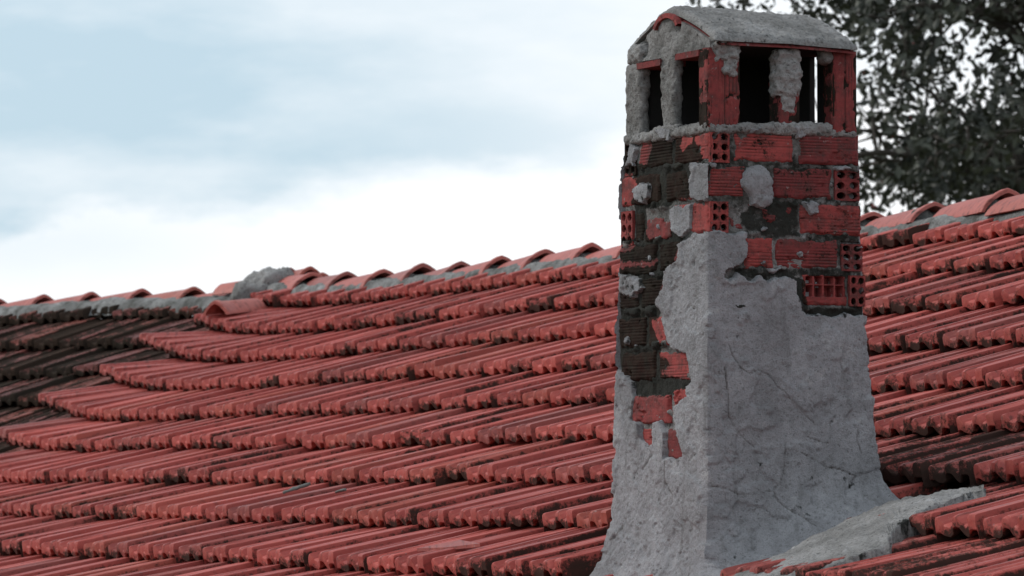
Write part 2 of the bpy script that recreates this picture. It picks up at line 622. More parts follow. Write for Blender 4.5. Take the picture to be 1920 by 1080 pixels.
def tile_mesh(name, mat, seed, L=0.0):
    """interlocking clay tile: low channel, round rib, dimple, high flat rib with a square flank, moulded front lip"""
    prof = np.array([(0.008, -.030), (0.0085, .024), (0.013, .0345), (0.029, .035), (0.044, .016), (0.074, .011), (0.091, .018), (0.102, .035),
                     (0.110, .0410), (0.126, .0415), (0.136, .036), (0.149, .016), (0.163, .012), (0.174, .018), (0.187, .041), (0.194, .0460),
                     (0.222, .0465), (0.229, .0445), (0.2315, .036), (0.2325, -.030)])
    bot = np.array([-.028, -.014, -.010, -.009, -.019, -.022, -.014, .004, .008, .008, .004, -.014, -.022, -.018, -.003, .001, .001, .0, -.006, -.028])
    R = np.random.default_rng(seed)
    xs, zt = prof[:, 0].copy(), prof[:, 1].copy()
    zt[1:-1] += R.normal(0, 0.0008, len(zt) - 2)
    nose = np.zeros(len(xs))
    nose[6:12] = (0.004, .001, .0, .0, .001, .005)     # the rounded end of the middle rib
    nose[12:14] = 0.006
    nose[4:6] = 0.005
    cols = []
    L = L or EXPO + 0.065
    for i in range(len(xs)):
        z, zb, o = zt[i], bot[i], nose[i]
        hgt = max(z - zb, 0.004)
        bulb = 0.0055 if 6 <= i <= 11 else 0.0
        ys = [0.006 + o, 0.001 + o, 0.001 + o, 0.002 + o + bulb * .3, 0.005 + o + bulb, 0.013 + o + bulb * 2, 0.05, 0.4 * L, 0.7 * L, L]
        zs = [zb, zb + .10 * hgt, zb + .50 * hgt, zb + .84 * hgt, zb + .965 * hgt, z, z, z, z, z]
        wob = R.normal(0, 0.0007, len(ys))
        cols.append([(xs[i] + (R.normal(0, .0006)), y + (wob[k] if k < 5 else 0), zz + (wob[k] if k > 5 else 0)) for k, (y, zz) in enumerate(zip(ys, zs))])
    v = np.array(cols).reshape(-1, 3)
    nv = 10
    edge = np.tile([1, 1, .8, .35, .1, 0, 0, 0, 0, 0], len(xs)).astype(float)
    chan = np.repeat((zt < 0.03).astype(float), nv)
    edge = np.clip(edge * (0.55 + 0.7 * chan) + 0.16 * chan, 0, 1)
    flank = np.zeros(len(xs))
    flank[[0, 19]] = 1.3  # shade of the gap between tiles painted dark here, with some grime
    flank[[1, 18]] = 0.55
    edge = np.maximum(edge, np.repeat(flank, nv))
    # inner underside of the front, so that the lip has thickness
    f = grid_faces(len(xs), nv)
    back = v.reshape(len(xs), nv, 3)[:, 0] + (0, 0.020, 0.004)
    n0 = len(v)
    v = np.concatenate([v, back])
    for i in range(len(xs) - 1):
        f.append((i * nv, n0 + i, n0 + i + 1, (i + 1) * nv))
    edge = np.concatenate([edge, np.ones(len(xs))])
    v[:, 1] += 0.0
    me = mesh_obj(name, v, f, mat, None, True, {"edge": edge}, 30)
    d = me.data
    COL.objects.unlink(me)
    bpy.data.objects.remove(me)
    return d, v, f, edge


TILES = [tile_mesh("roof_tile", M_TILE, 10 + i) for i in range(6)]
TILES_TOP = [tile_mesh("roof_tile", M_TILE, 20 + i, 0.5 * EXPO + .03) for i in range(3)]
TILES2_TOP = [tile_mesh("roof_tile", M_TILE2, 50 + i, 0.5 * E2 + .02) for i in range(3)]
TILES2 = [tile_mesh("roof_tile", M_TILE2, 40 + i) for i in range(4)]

# chimney footprint (local frame: x uphill along the right face, y along the left face)
CF = np.array([0.55789, 12.84055, -0.25306])
CA, CB = VH, -U
CW, CL = 0.483, 0.535


def tile_matrix(fn, u, v, uvec, jit):
    c = fn(u, v)
    du = fn(u + TW, v) - c
    dv = fn(u, v + EXPO) - c
    x = du / np.linalg.norm(du)
    y = dv / np.linalg.norm(dv)
    z = np.cross(x, y)
    z /= np.linalg.norm(z)
    y = np.cross(z, x)
    # nose up: each tile rests on the head of the one below
    a = -TILT_H / EXPO + jit[0]
    y, z = y * math.cos(a) + z * math.sin(a), z * math.cos(a) - y * math.sin(a)
    r = jit[1]
    x, y = x * math.cos(r) + y * math.sin(r), y * math.cos(r) - x * math.sin(r)
    rl = jit[2]
    x, z = x * math.cos(rl) + z * math.sin(rl), z * math.cos(rl) - x * math.sin(rl)
    o = c + EYEV + z * (TILT_H + jit[3]) + y * jit[4] + x * jit[5]
    M = Matrix(((x[0], y[0], z[0], o[0]), (x[1], y[1], z[1], o[1]), (x[2], y[2], z[2], o[2]), (0, 0, 0, 1)))
    return M


def lay(parent, meshes, tops, v_top, spots, fn, uvec, limit, moss_fn, mass_name):
    cand = []
    for (u, v) in spots:
        q = fn(u + TW / 2, v + EXPO / 2)
        px, py, dep = to_px(q)
        vis = -60 < px < 1980 and 380 < py < 1120
        cand.append((0 if vis else 1, dep, u, v, px, py))
    cand.sort()
    rest = Geo()
    for i, (nv_, dep, u, v, px, py) in enumerate(cand):
        jit = (rng.normal(0, .006), rng.normal(0, .007), rng.normal(0, .008), rng.normal(0, .0022), rng.normal(0, .006), rng.normal(0, .002))
        if rng.random() < 0.06:                       # a slipped or tilted one now and then
            jit = (jit[0] * 2, jit[1] * 2.2, jit[2] * 2.4, abs(jit[3]) + .004, jit[4] * 2.5, jit[5])
        M = tile_matrix(fn, u, v, uvec, jit)
        pool = tops if v > v_top - .05 else meshes
        me, mv, mf, me_edge = pool[rng.integers(len(pool))]
        if i < limit and nv_ == 0:
            o = bpy.data.objects.new("roof_tile", me)
            COL.objects.link(o)
            o.parent = parent
            o.matrix_world = M
            o.color = (moss_fn(px, py), 0, 0, 1)
        else:
            A = np.array(M)
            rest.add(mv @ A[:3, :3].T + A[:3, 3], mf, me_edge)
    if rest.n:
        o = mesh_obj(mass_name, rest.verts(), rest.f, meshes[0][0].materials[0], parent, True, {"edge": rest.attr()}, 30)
        o["kind"] = "stuff"
        o.color = (0.3, 0, 0, 1)


def in_chimney(u, v):
    c = roof(u + TW / 2, v + EXPO * .45)
    d = c - CF
    a, b_ = d @ CA, d @ CB
    return (0.02 < a < CW - 0.05 and 0.03 < b_ < CL + 0.09) or (-0.25 < a < CW + 0.10 and -0.25 < b_ <= 0.03) or (-0.25 < a < 0.12 and -0.42 < b_ <= 0.03)


spots = []
for k in range(12):
    vk = OFF - k * EXPO
    ul = VAL_U[k]
    ur = -2.4 + k * 0.64
    n0 = int(math.ceil((ul - (-11.42)) / TW - 0.3))
    shift = [0, .03, -.02, .05, .01, -.03, .04, .0, .02, -.04, .03, 0][k]
    u = -11.42 + n0 * TW + shift * 0.5
    while u < ur:
        if not in_chimney(u, vk):
            spots.append((u, vk))
        u += TW


def moss1(px, py):
    a = 0.25 + 0.16 * rng.normal()
    a += 1.0 * max(0, 1 - math.hypot((px - 1760) / 280, (py - 870) / 95))
    a += 0.95 * max(0, 1 - math.hypot((px - 1800) / 330, (py - 1050) / 110))
    a += 0.30 * max(0, 1 - math.hypot((px - 1050) / 130, (py - 1050) / 60))
    a += 0.22 * max(0, 1 - abs(px - 1760) / 200)
    return min(max(a, 0), 1)


lay(house, TILES, TILES_TOP, OFF, spots, roof, U, 300, moss1, "outlying_tiles")

spots2 = []
for k in range(1, 9):
    vk = (2 - k) * E2
    u = -4.2 + (k % 3) * .04
    while u < 2.3:
        c = roof2(u + TW / 2, vk)
        if to_px(c)[0] < [0, 500, 400, 300, 230, 130, 60, 0, 0][k] + 150:
            spots2.append((u, vk))
        u += TW
lay(wing, TILES2, TILES2_TOP, E2, spots2, roof2, U2, 300, lambda px, py: min(max(0.60 + 0.22 * rng.normal(), .2), 1.0), "outlying_tiles")


# ------------------------------------------------------------------ ridge tiles and their mortar
def cap_mesh(name, mat, w=0.112, h=0.084, length=0.46, seed=0):
    """half-round ridge tile, wider and thicker at the open collar end (local x along the ridge, y across, z up)"""
    R = np.random.default_rng(seed)
    na = 15
    xs = [0.0, 0.004, 0.034, 0.042, 0.12, 0.25, 0.36, length]
    # x = 0 is the collar
    sc_ = [1.11, 1.14, 1.13, 1.03, 1.01, 0.99, 0.97, 0.95]
    outer, inner = [], []
    for x, s in zip(xs, sc_):
        for i in range(na):
            a = math.pi * i / (na - 1)
            c, q = math.cos(a), math.sin(a)
            e = 1.45
            yy = math.copysign(abs(c) ** e, c) * w * s
            zz = abs(q) ** e * h * s
            outer.append((-x, yy + R.normal(0, .0006), zz + R.normal(0, .0006)))
            inner.append((-x, yy * (1 - .013 / w), zz * (1 - .013 / h) - .002))
    v = np.array(outer + inner)
    no = len(outer)
    f = grid_faces(len(xs), na)
    f += [tuple(no + i for i in q[::-1]) for q in grid_faces(len(xs), na)]
    for i in range(na - 1):
        f.append((i, i + 1, no + i + 1, no + i))
    for k in range(len(xs) - 1):
        a, b_ = k * na, (k + 1) * na
        f.append((a, no + a, no + b_, b_))
        a, b_ = a + na - 1, b_ + na - 1
        f.append((a, b_, no + b_, no + a))
    o = mesh_obj(name, v, f, mat, None, True, {"edge": np.zeros(len(v))}, 45)
    d = o.data
    COL.objects.unlink(o)
    bpy.data.objects.remove(o)
    return d


CAPS = [cap_mesh("ridge_tile", M_RIDGE, seed=i) for i in range(3)]
CAPS2 = [cap_mesh("ridge_tile", M_RIDGE, w=0.104, h=0.076, seed=9)]


def axes_matrix(o, x, z):
    x = np.asarray(x, float) / np.linalg.norm(x)
    y = np.cross(z, x)
    y /= np.linalg.norm(y)
    z = np.cross(x, y)
    return Matrix(((x[0], y[0], z[0], o[0]), (x[1], y[1], z[1], o[1]), (x[2], y[2], z[2], o[2]), (0, 0, 0, 1)))


RIDGE_UP = 0.030


def ridge_h(u):
    return RIDGE_UP + np.interp(u, [-11, -9, -7, -5, -3.5], [0.0, -0.004, 0.006, 0.004, 0.028])


cap_u = [-10.95, -10.48, -9.99, -9.50, -9.03, -8.55, -8.06, -7.56, -7.08, -6.6, -6.1, -5.62, -4.92, -4.42, -3.86, -3.36, -2.86, -2.36]
for i, u in enumerate(cap_u):
    nxt = u - 0.42
    a, b_ = roof(u, V_RIDGE) + UP * ridge_h(u), roof(nxt, V_RIDGE) + UP * ridge_h(nxt)
    o = bpy.data.objects.new("ridge_tile", CAPS[i % 3])
    COL.objects.link(o)
    o.parent = house
    xdir = a - b_ + UP * (0.020 + rng.normal(0, .005)) + VH * rng.normal(0, .014)
    o.matrix_world = axes_matrix(a + EYEV + UP * 0.020, xdir, UP)
    o.scale = (1, 1 + rng.normal(0, .05), 1 + rng.normal(0, .06))
    o.color = (0.05 + 0.45 * rng.random(), 0, 0, 1)

for i, u in enumerate(cap_u):
    r = roof(u, V_RIDGE) + UP * ridge_h(u) + EYEV
    v, f = lump((-0.085, -0.080, -0.01), (-0.030, 0.080, 0.070), 0.012, 0.013, 26, 200 + i, 0.035)
    w = r + v[:, :1] * U + v[:, 1:2] * VH + v[:, 2:] * UP
    mesh_obj("ridge_mortar", w, f, M_BED, house, True, {"soot": np.zeros(len(w)), "crack": np.zeros(len(w))})

cap_u2 = []
for pxx in (-90, 0, 90, 182, 277, 372, 466):
    # collar apexes of the wing, spread evenly along its ridge
    q = (pxx - 0) / 466
    cap_u2.append(-0.83 + q * 2.33)
cap_u2 = [-2.15, -1.72] + cap_u2
for i, u in enumerate(cap_u2):
    a, b_ = roof2(u, 1.5 * E2), roof2(u - .4, 1.5 * E2)
    o = bpy.data.objects.new("ridge_tile", CAPS2[0])
    COL.objects.link(o)
    o.parent = wing
    o.matrix_world = axes_matrix(a + EYEV + UP * (0.056 + .004 * math.sin(i * 2.1)), a - b_ + UP * .026 + VH2 * rng.normal(0, .012), UP)
    o.color = (0.15, 0, 0, 1)


def bed(parent, fn, us, ridge_v, vh, lift, half, mat, seed, droop):
    """lumpy mortar under the ridge tiles, squeezed out over the top course"""
    n_c = 13
    v = []
    for u in us:
        r = fn(u, ridge_v) + EYEV
        for j in range(n_c):
            t = j / (n_c - 1) * 2 - 1
            prof_ = lift * (1 - abs(t) ** 6) - droop * abs(t) ** 2
            v.append(r + vh * half * t + UP * prof_)
    v = np.array(v)
    d = fbm(v, 9, 4, seed) * 0.018 + fbm(v, 30, 3, seed + 3) * 0.010
    v = v + UP * d[:, None] - vh * (fbm(v, 7, 3, seed + 8) * 0.02)[:, None]
    z = np.zeros(len(v))
    s = np.clip(0.35 * (fbm(v, 5, 3, seed + 4) + 0.1), 0, 1)
    return mesh_obj("ridge_mortar", v, grid_faces(len(us), n_c), mat, parent, True, {"soot": s, "crack": z})


bed(house, roof, np.arange(-11.3, -2.3, 0.03), V_RIDGE, VH, 0.080, 0.150, M_BED, 3, 0.006)
bed(wing, roof2, np.arange(-4.4, 1.62, 0.03), 1.5 * E2, VH2, 0.085, 0.185, M_BED, 11, 0.010)

# the lump of mortar where the ridges meet, with a raised cap and loose half-round tiles
bl = roof(-11.42, V_RIDGE) + EYEV


def at_depth(px, py, dep):
    d = ray(px, py)
    return d * dep + EYEV


jd = to_px(roof(-11.42, V_RIDGE))[2]


def lump_obj(name, parent, c, size, rz, mat, amp, scale, seed, res=0.02, rr=0.06, soot=0.0):
    s = np.array(size) / 2
    v, f = lump(-s, s, res, amp, scale, seed, rr)
    cr, sr = math.cos(rz), math.sin(rz)
    v = np.stack([v[:, 0] * cr - v[:, 1] * sr, v[:, 0] * sr + v[:, 1] * cr, v[:, 2]], 1) + c
    return mesh_obj(name, v, f, mat, parent, True, {"soot": np.full(len(v), soot), "crack": np.zeros(len(v))})


c = at_depth(508, 534, jd)
lump_obj("ridge_mortar", house, c - UP * 0.02, (0.25, 0.30, 0.20), math.radians(30), M_MORTAR, 0.03, 9, 5, 0.018, 0.09, 0.05)
c = at_depth(474, 548, jd - .1)
lump_obj("ridge_mortar", house, c - UP * 0.02, (0.22, 0.22, 0.15), math.radians(10), M_MORTAR, 0.026, 11, 8, 0.018, 0.07, 0.1)


def loose_cap(px, py, dep, xdir, size, tilt_z, moss, parent, name="ridge_tile"):
    me = cap_mesh(name, M_RIDGE, 0.085 * size, 0.075 * size, 0.30 * size, int(px))
    o = bpy.data.objects.new(name, me)
    COL.objects.link(o)
    o.parent = parent
    o.matrix_world = axes_matrix(at_depth(px, py, dep), np.asarray(xdir, float) + UP * tilt_z, UP)
    o.color = (moss, 0, 0, 1)
    return o


loose_cap(583, 524, jd - .15, U, 0.85, 0.02, 0.2, house)                 # raised cap over the lump
loose_cap(606, 540, jd - .20, U, 1.0, 0.05, 0.2, house)
loose_cap(545, 522, jd + .02, U, 0.7, 0.05, 0.6, house)
loose_cap(494, 544, jd + .05, U2, 0.9, 0.05, 0.1, wing)
lt = loose_cap(404, 590, jd - .75, (-0.55, -0.80, 0), 0.88, -0.10, 0.70, house, "broken_tile")
lt.parent = None
lt.name = "loose_ridge_tile"
tag(lt, "loose half-round clay tile lying in the valley below the mortar lump", "roof tile")

# ------------------------------------------------------------------ small things lying on the tiles
sh_c = roof(*(lambda: (-2.86, OFF - 8 * EXPO + 0.21))()) + EYEV


def on_roof_px(px, py, lift):
    """point of the roof seen at a pixel, lifted"""
    d = ray(px, py)
    nrm = np.cross(U, V)
    t = (nrm @ (P0 + nrm * lift)) / (nrm @ d)
    q = d * t
    return (q - P0) @ U, (q - P0) @ V, q + EYEV


_, _, a = on_roof_px(782, 1028, 0.085)
_, _, b_ = on_roof_px(900, 1019, 0.085)
_, _, c_ = on_roof_px(862, 1012, 0.085)
gg = Geo()
tri = np.array([a, a * .55 + b_ * .45 - UP * 0.004, b_, c_, a * .5 + c_ * .5])
gg.add(np.concatenate([tri, tri - UP * 0.010]), [(0, 1, 2, 3, 4), (9, 8, 7, 6, 5), (0, 5, 6, 1), (1, 6, 7, 2), (2, 7, 8, 3), (3, 8, 9, 4), (4, 9, 5, 0)])
sh = mesh_obj("tile_shard", gg.verts(), gg.f, M_TILE, None, False, {"edge": np.zeros(gg.n)})
sh.color = (0.1, 0, 0, 1)
tag(sh, "thin broken sliver of clay tile lying across the ribs left of the chimney", "tile shard")


def clod(px0, py0, px1, py1, w, hgt, name, label, cat, seed):
    _, _, a = on_roof_px(px0, py0, 0.08)
    _, _, b = on_roof_px(px1, py1, 0.08)
    L = np.linalg.norm(b - a)
    v, f = lump((-w / 2, 0, -hgt / 2), (w / 2, L, hgt / 2), 0.012, 0.007, 30, seed, 0.02)
    y = (b - a) / L
    x = np.cross(y, UP)
    x /= np.linalg.norm(x)
    z = np.cross(x, y)
    v = a + v[:, :1] * x + v[:, 1:2] * y + v[:, 2:] * z
    o = mesh_obj(name, v, f, M_LICHEN, None, True)
    tag(o, label, cat)


clod(530, 925, 582, 906, 0.020, 0.012, "lichen_clump", "long grey lichen clump lying on the tiles at lower left", "lichen", 2)
clod(628, 924, 648, 918, 0.02, 0.010, "lichen_clump", "tiny grey lichen clump right of the long lichen clump", "lichen", 4)

# ------------------------------------------------------------------ chimney
chim = empty("chimney", tuple(CF + EYEV), math.radians(90) - YAW, "weathered hollow brick chimney with crumbling grey plaster and a gabled mortar cap", "chimney")


def rf(x, y):
    """right face (local y = 0) : along, height"""
    d = ray(x, y)
    t = (CB @ CF) / (CB @ d)
    q = d * t - CF
    return q @ CA, q[2]


def lf(x, y):
    """left face (local x = 0)"""
    d = ray(x, y)
    t = (CA @ CF) / (CA @ d)
    q = d * t - CF
    return q @ CB, q[2]


def RP(pts):
    return [rf(*q) for q in pts]


def LP(pts):
    return [lf(*q) for q in pts]


def width_a(z):
    return CW + 0.045 * np.clip(1.29 - z, 0, 0.8)


def width_b(z):
    return CL + 0.075 * np.clip(1.29 - z, 0, 0.8)


# stains -------------------------------------------------------------
SOOT_L = LP([(1160, 236), (1300, 236), (1322, 250), (1330, 300), (1305, 310), (1302, 372), (1262, 382), (1262, 420), (1285, 445), (1262, 490), (1240, 540), (1236, 590), (1255, 620),
             (1250, 650), (1236, 662), (1280, 672), (1240, 700), (1300, 712), (1292, 728), (1262, 745), (1190, 745), (1175, 720), (1158, 690), (1150, 500)])
RED_L = [LP(q) for q in (
    [(1196, 252), (1216, 252), (1222, 275), (1212, 310), (1190, 308)],
    [(1280, 240), (1303, 240), (1296, 268), (1280, 285), (1274, 275)],
    [(1300, 240), (1332, 238), (1332, 300), (1316, 296), (1302, 262)],
    [(1160, 325), (1184, 325), (1198, 348), (1185, 382), (1160, 384)],
    [(1160, 382), (1188, 382), (1188, 448), (1160, 448)],
    [(1206, 390), (1258, 384), (1258, 448), (1212, 448)],
    [(1296, 376), (1332, 374), (1332, 430), (1308, 430)],
    [(1158, 458), (1195, 456), (1185, 470), (1158, 474)],
    [(1158, 492), (1230, 488), (1226, 500), (1158, 504)],
    [(1222, 600), (1244, 598), (1250, 640), (1236, 644), (1226, 618)],
    [(1244, 664), (1298, 662), (1298, 704), (1262, 704), (1256, 684)],
    [(1188, 748), (1255, 744), (1255, 792), (1188, 792)],
    [(1262, 730), (1292, 728), (1292, 790), (1262, 790)],
    [(1252, 806), (1286, 806), (1286, 860), (1252, 860)])]
DARK_R = [(RP(q), s) for q, s in (
    ([(1420, 372), (1500, 376), (1502, 445), (1440, 450), (1400, 430), (1385, 405)], .48),
    ([(1492, 520), (1515, 522), (1512, 600), (1490, 560)], .8),
    ([(1510, 575), (1632, 575), (1632, 600), (1520, 600)], .55),
    ([(1370, 500), (1600, 500), (1600, 522), (1380, 520)], .45),
    ([(1330, 303), (1610, 303), (1610, 313), (1330, 313)], .4),
    ([(1330, 366), (1610, 366), (1610, 380), (1330, 380)], .42),
    ([(1560, 436), (1615, 436), (1615, 456), (1560, 456)], .45),
    ([(1376, 236), (1492, 236), (1492, 262), (1376, 258)], .34),
    ([(1450, 312), (1560, 312), (1560, 330), (1450, 334)], .5),
    ([(1562, 236), (1612, 236), (1612, 600), (1580, 600)], .22),
    ([(1500, 1040), (1660, 960), (1660, 985), (1520, 1050)], .4))]


def soot_of(P, face):
    """amount of black moss and soot on points of the right ('r') or left ('l') face"""
    P = np.asarray(P, float)
    if face == "l":
        uv = P[:, 1:3]
        s = smooth(poly_sd(uv, SOOT_L) + 0.014 * fbm(P, 30, 4, 70), -0.020, 0.026) * 0.95
        for q in RED_L:
            s = s * (1 - smooth(poly_sd(uv, q) + 0.012 * fbm(P, 45, 4, 71), -0.008, 0.012))
        return s
    if face == "r":
        uv = P[:, [0, 2]]
        s = np.clip(0.26 + 0.42 * fbm(P, 15, 4, 72), 0, .6)
        for q, a in DARK_R:
            s = np.maximum(s, a * smooth(poly_sd(uv, q) + 0.010 * fbm(P, 40, 3, 73), -0.010, 0.012))
        return s
    return np.full(len(P), 0.3)


# coverings -----------------------------------------------------------
PL_R = RP([(1310, 432), (1340, 436), (1396, 436), (1401, 462), (1398, 486), (1386, 500), (1358, 505), (1352, 516), (1366, 530), (1382, 514), (1402, 524), (1424, 513), (1436, 526),
           (1468, 516), (1490, 528), (1497, 556), (1512, 590), (1556, 594), (1586, 586), (1612, 590), (1640, 594), (1760, 594), (1760, 1260), (1310, 1260)])
PATCH_R = [RP(q) for q in (
    [(1392, 325), (1402, 312), (1424, 308), (1440, 318), (1450, 338), (1450, 366), (1443, 380), (1430, 391), (1408, 386), (1402, 366), (1390, 352)],
    [(1345, 303), (1345, 318), (1330, 318), (1330, 303)],
    [(1508, 382), (1520, 374), (1534, 380), (1532, 396), (1518, 402), (1508, 394)],
    [(1480, 236), (1500, 234), (1520, 236), (1508, 258), (1494, 262)],
    [(1560, 312), (1604, 312), (1604, 318), (1562, 320)],
    [(1404, 240), (1424, 240), (1420, 250), (1406, 250)])]
EXP_L = LP([(1060, 180), (1345, 180), (1345, 431), (1301, 437), (1276, 458), (1279, 482), (1252, 506), (1250, 538), (1233, 566), (1247, 590), (1243, 602), (1254, 638), (1262, 652), (1296, 662),
            (1299, 708), (1291, 722), (1293, 740), (1267, 761), (1264, 784), (1279, 824), (1284, 856), (1253, 860), (1252, 806), (1242, 790), (1232, 795), (1230, 832), (1218, 838), (1206, 826),
            (1203, 795), (1186, 789), (1192, 750), (1187, 716), (1168, 695), (1150, 684), (1060, 680)])
PATCH_L = [LP(q) for q in (
    [(1302, 308), (1332, 306), (1332, 372), (1318, 378), (1300, 374), (1298, 340)],
    [(1258, 390), (1300, 380), (1298, 430), (1280, 444), (1262, 430)],
    [(1205, 340), (1222, 345), (1224, 372), (1212, 384), (1196, 374), (1190, 355)],
    [(1228, 240), (1262, 238), (1258, 262), (1240, 262)],
    [(1184, 268), (1194, 276), (1190, 312), (1176, 312)],
    [(1158, 512), (1200, 520), (1210, 540), (1190, 556), (1160, 548)])]
CRACKS = [RP(q) for q in (
    [(1332, 634), (1348, 634), (1364, 648), (1372, 668), (1386, 690), (1402, 700), (1420, 694), (1440, 702), (1452, 720), (1470, 738), (1492, 760), (1506, 778), (1522, 792)],
    [(1354, 690), (1360, 730), (1362, 780), (1376, 804), (1392, 824), (1412, 840)],
    [(1326, 912), (1352, 914), (1378, 928), (1410, 926), (1444, 920), (1458, 900), (1466, 872), (1467, 830)],
    [(1444, 921), (1450, 940), (1466, 954), (1486, 966), (1506, 984)],
    [(1496, 848), (1516, 860), (1540, 876), (1566, 880), (1594, 892)],
    [(1604, 800), (1600, 826), (1608, 850)], [(1510, 818), (1530, 826), (1552, 832)])]
CRACKS_L = [LP(q) for q in ([(1255, 862), (1256, 905), (1270, 925)], [(1180, 985), (1172, 1005), (1160, 1012)], [(1228, 855), (1210, 880)])]

# wrapped skin ----------------------------------------------------------
FINE = 0.0042
zs = np.arange(-0.16, 1.302, FINE)
nA = int(0.56 / FINE)
nB = int(0.60 / FINE)
cols = ([("A", t) for t in np.linspace(0, 1, 24)[:-1]] + [("r", t) for t in np.linspace(0, 1, nA)[:-1]] +
        [("l", t) for t in np.linspace(0, 1, nB)[:-1]] + [("B", t) for t in np.linspace(0, 1, 24)])


def skin_base():
    """perimeter columns x heights: base points, outward normals, face letters"""
    n = len(cols)
    P = np.zeros((n, len(zs), 3))
    N = np.zeros((n, len(zs), 3))
    F = np.array([c[0] for c in cols])
    E = np.zeros((n, len(zs)))
    wa, wb = width_a(zs), width_b(zs)
    for i, (fc, t) in enumerate(cols):
        if fc == "A":        # x = wa, y from wb to 0
            P[i, :, 0], P[i, :, 1] = wa, wb * (1 - t)
            N[i, :, 0] = 1
            if t == 0: N[i, :, 1] = 1
            E[i] = np.minimum(t, 1 - t) * wb
        elif fc == "r":      # y = 0, x from wa to 0
            P[i, :, 0], P[i, :, 1] = wa * (1 - t), 0
            N[i, :, 1] = -1
            if t == 0: N[i, :, 0] = 1
            E[i] = np.minimum(t, 1 - t) * wa
        elif fc == "l":
            P[i, :, 0], P[i, :, 1] = 0, wb * t
            N[i, :, 0] = -1
            if t == 0: N[i, :, 1] = -1
            E[i] = np.minimum(t, 1 - t) * wb
        else:
            P[i, :, 0], P[i, :, 1] = wa * t, wb
            N[i, :, 1] = 1
            if t == 0: N[i, :, 0] = -1
            if t == 1: N[i, :, 0] = 1
            E[i] = np.minimum(t, 1 - t) * wa
        P[i, :, 2] = zs
    return P.reshape(-1, 3), N.reshape(-1, 3), np.repeat(F, len(zs)), E.reshape(-1)


SP_, SN, SF, SE = skin_base()
hh = SP_[:, 2] - SP_[:, 0] * math.tan(TH)              # height over the roof
flare = 0.056 * np.exp(-np.maximum(hh, -.05) / 0.105) + 0.05 * np.exp(-np.maximum(hh, -.05) / 0.035) * ((SF == "r") | (SF == "A"))
flare = flare * (1 + 0.35 * fbm(SP_, 4, 2, 31))
flare = np.where(SF == "A", flare * 1.25, flare)
isr, isl = SF == "r", SF == "l"
sd = np.full(len(SP_), 0.05)
sd[~(isr | isl)] = 1.24 - SP_[~(isr | isl), 2]
ur, ul_ = SP_[isr][:, [0, 2]], SP_[isl][:, 1:3]
sr = poly_sd(ur, PL_R)
thick = np.full(len(SP_), 0.011)
for i, q in enumerate(PATCH_R):
    pd_ = poly_sd(ur, q)
    sr = np.maximum(sr, pd_)
    if i == 0:
        t_ = thick[isr]
        thick[isr] = t_ + 0.010 * smooth(pd_, 0, 0.025)
smear = 0.045 * (fbm(SP_[isr], 21, 4, 36) - 0.46)
sr = np.maximum(sr, np.where(ur[:, 1] > 0.74, smear, -1))
sd[isr] = sr
sl = -poly_sd(ul_, EXP_L)
for q in PATCH_L:
    sl = np.maximum(sl, poly_sd(ul_, q))
smear = 0.045 * (fbm(SP_[isl], 21, 4, 37) - 0.50)
sl = np.maximum(sl, np.where(ul_[:, 1] > 0.60, smear, -1))
sd[isl] = sl
rag = 0.010 * fbm(SP_, 18, 3, 20) + 0.0115 * fbm(SP_, 42, 4, 21) + 0.004 * fbm(SP_, 130, 3, 22)
sdn = sd + rag
cov = smooth(sdn, -0.0035, 0.0030)
f1 = fbm(SP_, 7, 4, 23)
f2 = fbm(SP_, 24, 4, 24)
f3 = fbm(SP_, 75, 3, 25)
rough = np.where(isl, 0.85, np.where(isr, 0.55, 0.7))
rough = rough * (1 + 0.6 * smooth(0.45 - SP_[:, 2], 0, .4) * isl)
skin = thick + rough * (0.0065 * f1 + 0.0034 * f2 + 0.0036 * f3 + 0.0022 * fbm(SP_, 190, 2, 29))
skin -= 0.004 * smooth(f2 + 0.7 * f3, 0.30, 0.55) * rough * 1.6         # flaked pits
# terraces where a coat has come away
skin += 0.0045 * smooth(f1 + 0.25 * f2, 0.02, 0.07) - 0.002
crack = np.zeros(len(SP_))
cd = np.full(len(ur), 1e9)
ur_w = ur + 0.0045 * np.stack([fbm(SP_[isr], 45, 3, 26), fbm(SP_[isr], 45, 3, 27)], 1)
for q in CRACKS:
    cd = np.minimum(cd, line_d(ur_w, q))
cwid = 0.0027 + 0.0018 * fbm(SP_[isr], 20, 2, 35)
crack[isr] = np.clip(1 - cd / cwid, 0, 1) * smooth(fbm(SP_[isr], 11, 3, 28), -0.45, 0.15)
cl = np.full(len(ul_), 1e9)
for q in CRACKS_L:
    cl = np.minimum(cl, line_d(ul_ + 0.004 * np.stack([fbm(SP_[isl], 45, 3, 26), fbm(SP_[isl], 45, 3, 27)], 1), q))
crack[isl] = np.clip(1 - cl / 0.0055, 0, 1)
skin -= 0.004 * crack
corner = np.clip(1 - SE / 0.008, 0, 1) ** 2
skin -= 0.004 * corner * (0.6 + 1.6 * f2)
worn = np.clip(1 - SE / 0.030, 0, 1) ** 1.5
skin -= worn * (0.005 + 0.010 * fbm(SP_ * (0, 0, 1), 9, 4, 44) + 0.005 * f3)
depth = np.where(cov > 0, -0.022 + cov * (0.022 + skin), -0.022) + flare * smooth(sdn, -.02, .02)
PV = SP_ + SN * depth[:, None]
keep = sdn > -0.010
nz = len(zs)
faces = np.array(grid_faces(len(cols), nz))
faces = faces[keep[faces].any(1)]
used = np.unique(faces)
remap = np.full(len(PV), -1)
remap[used] = np.arange(len(used))
so_att = np.zeros(len(SP_))
dirt_r = soot_of(SP_[isr], "r")
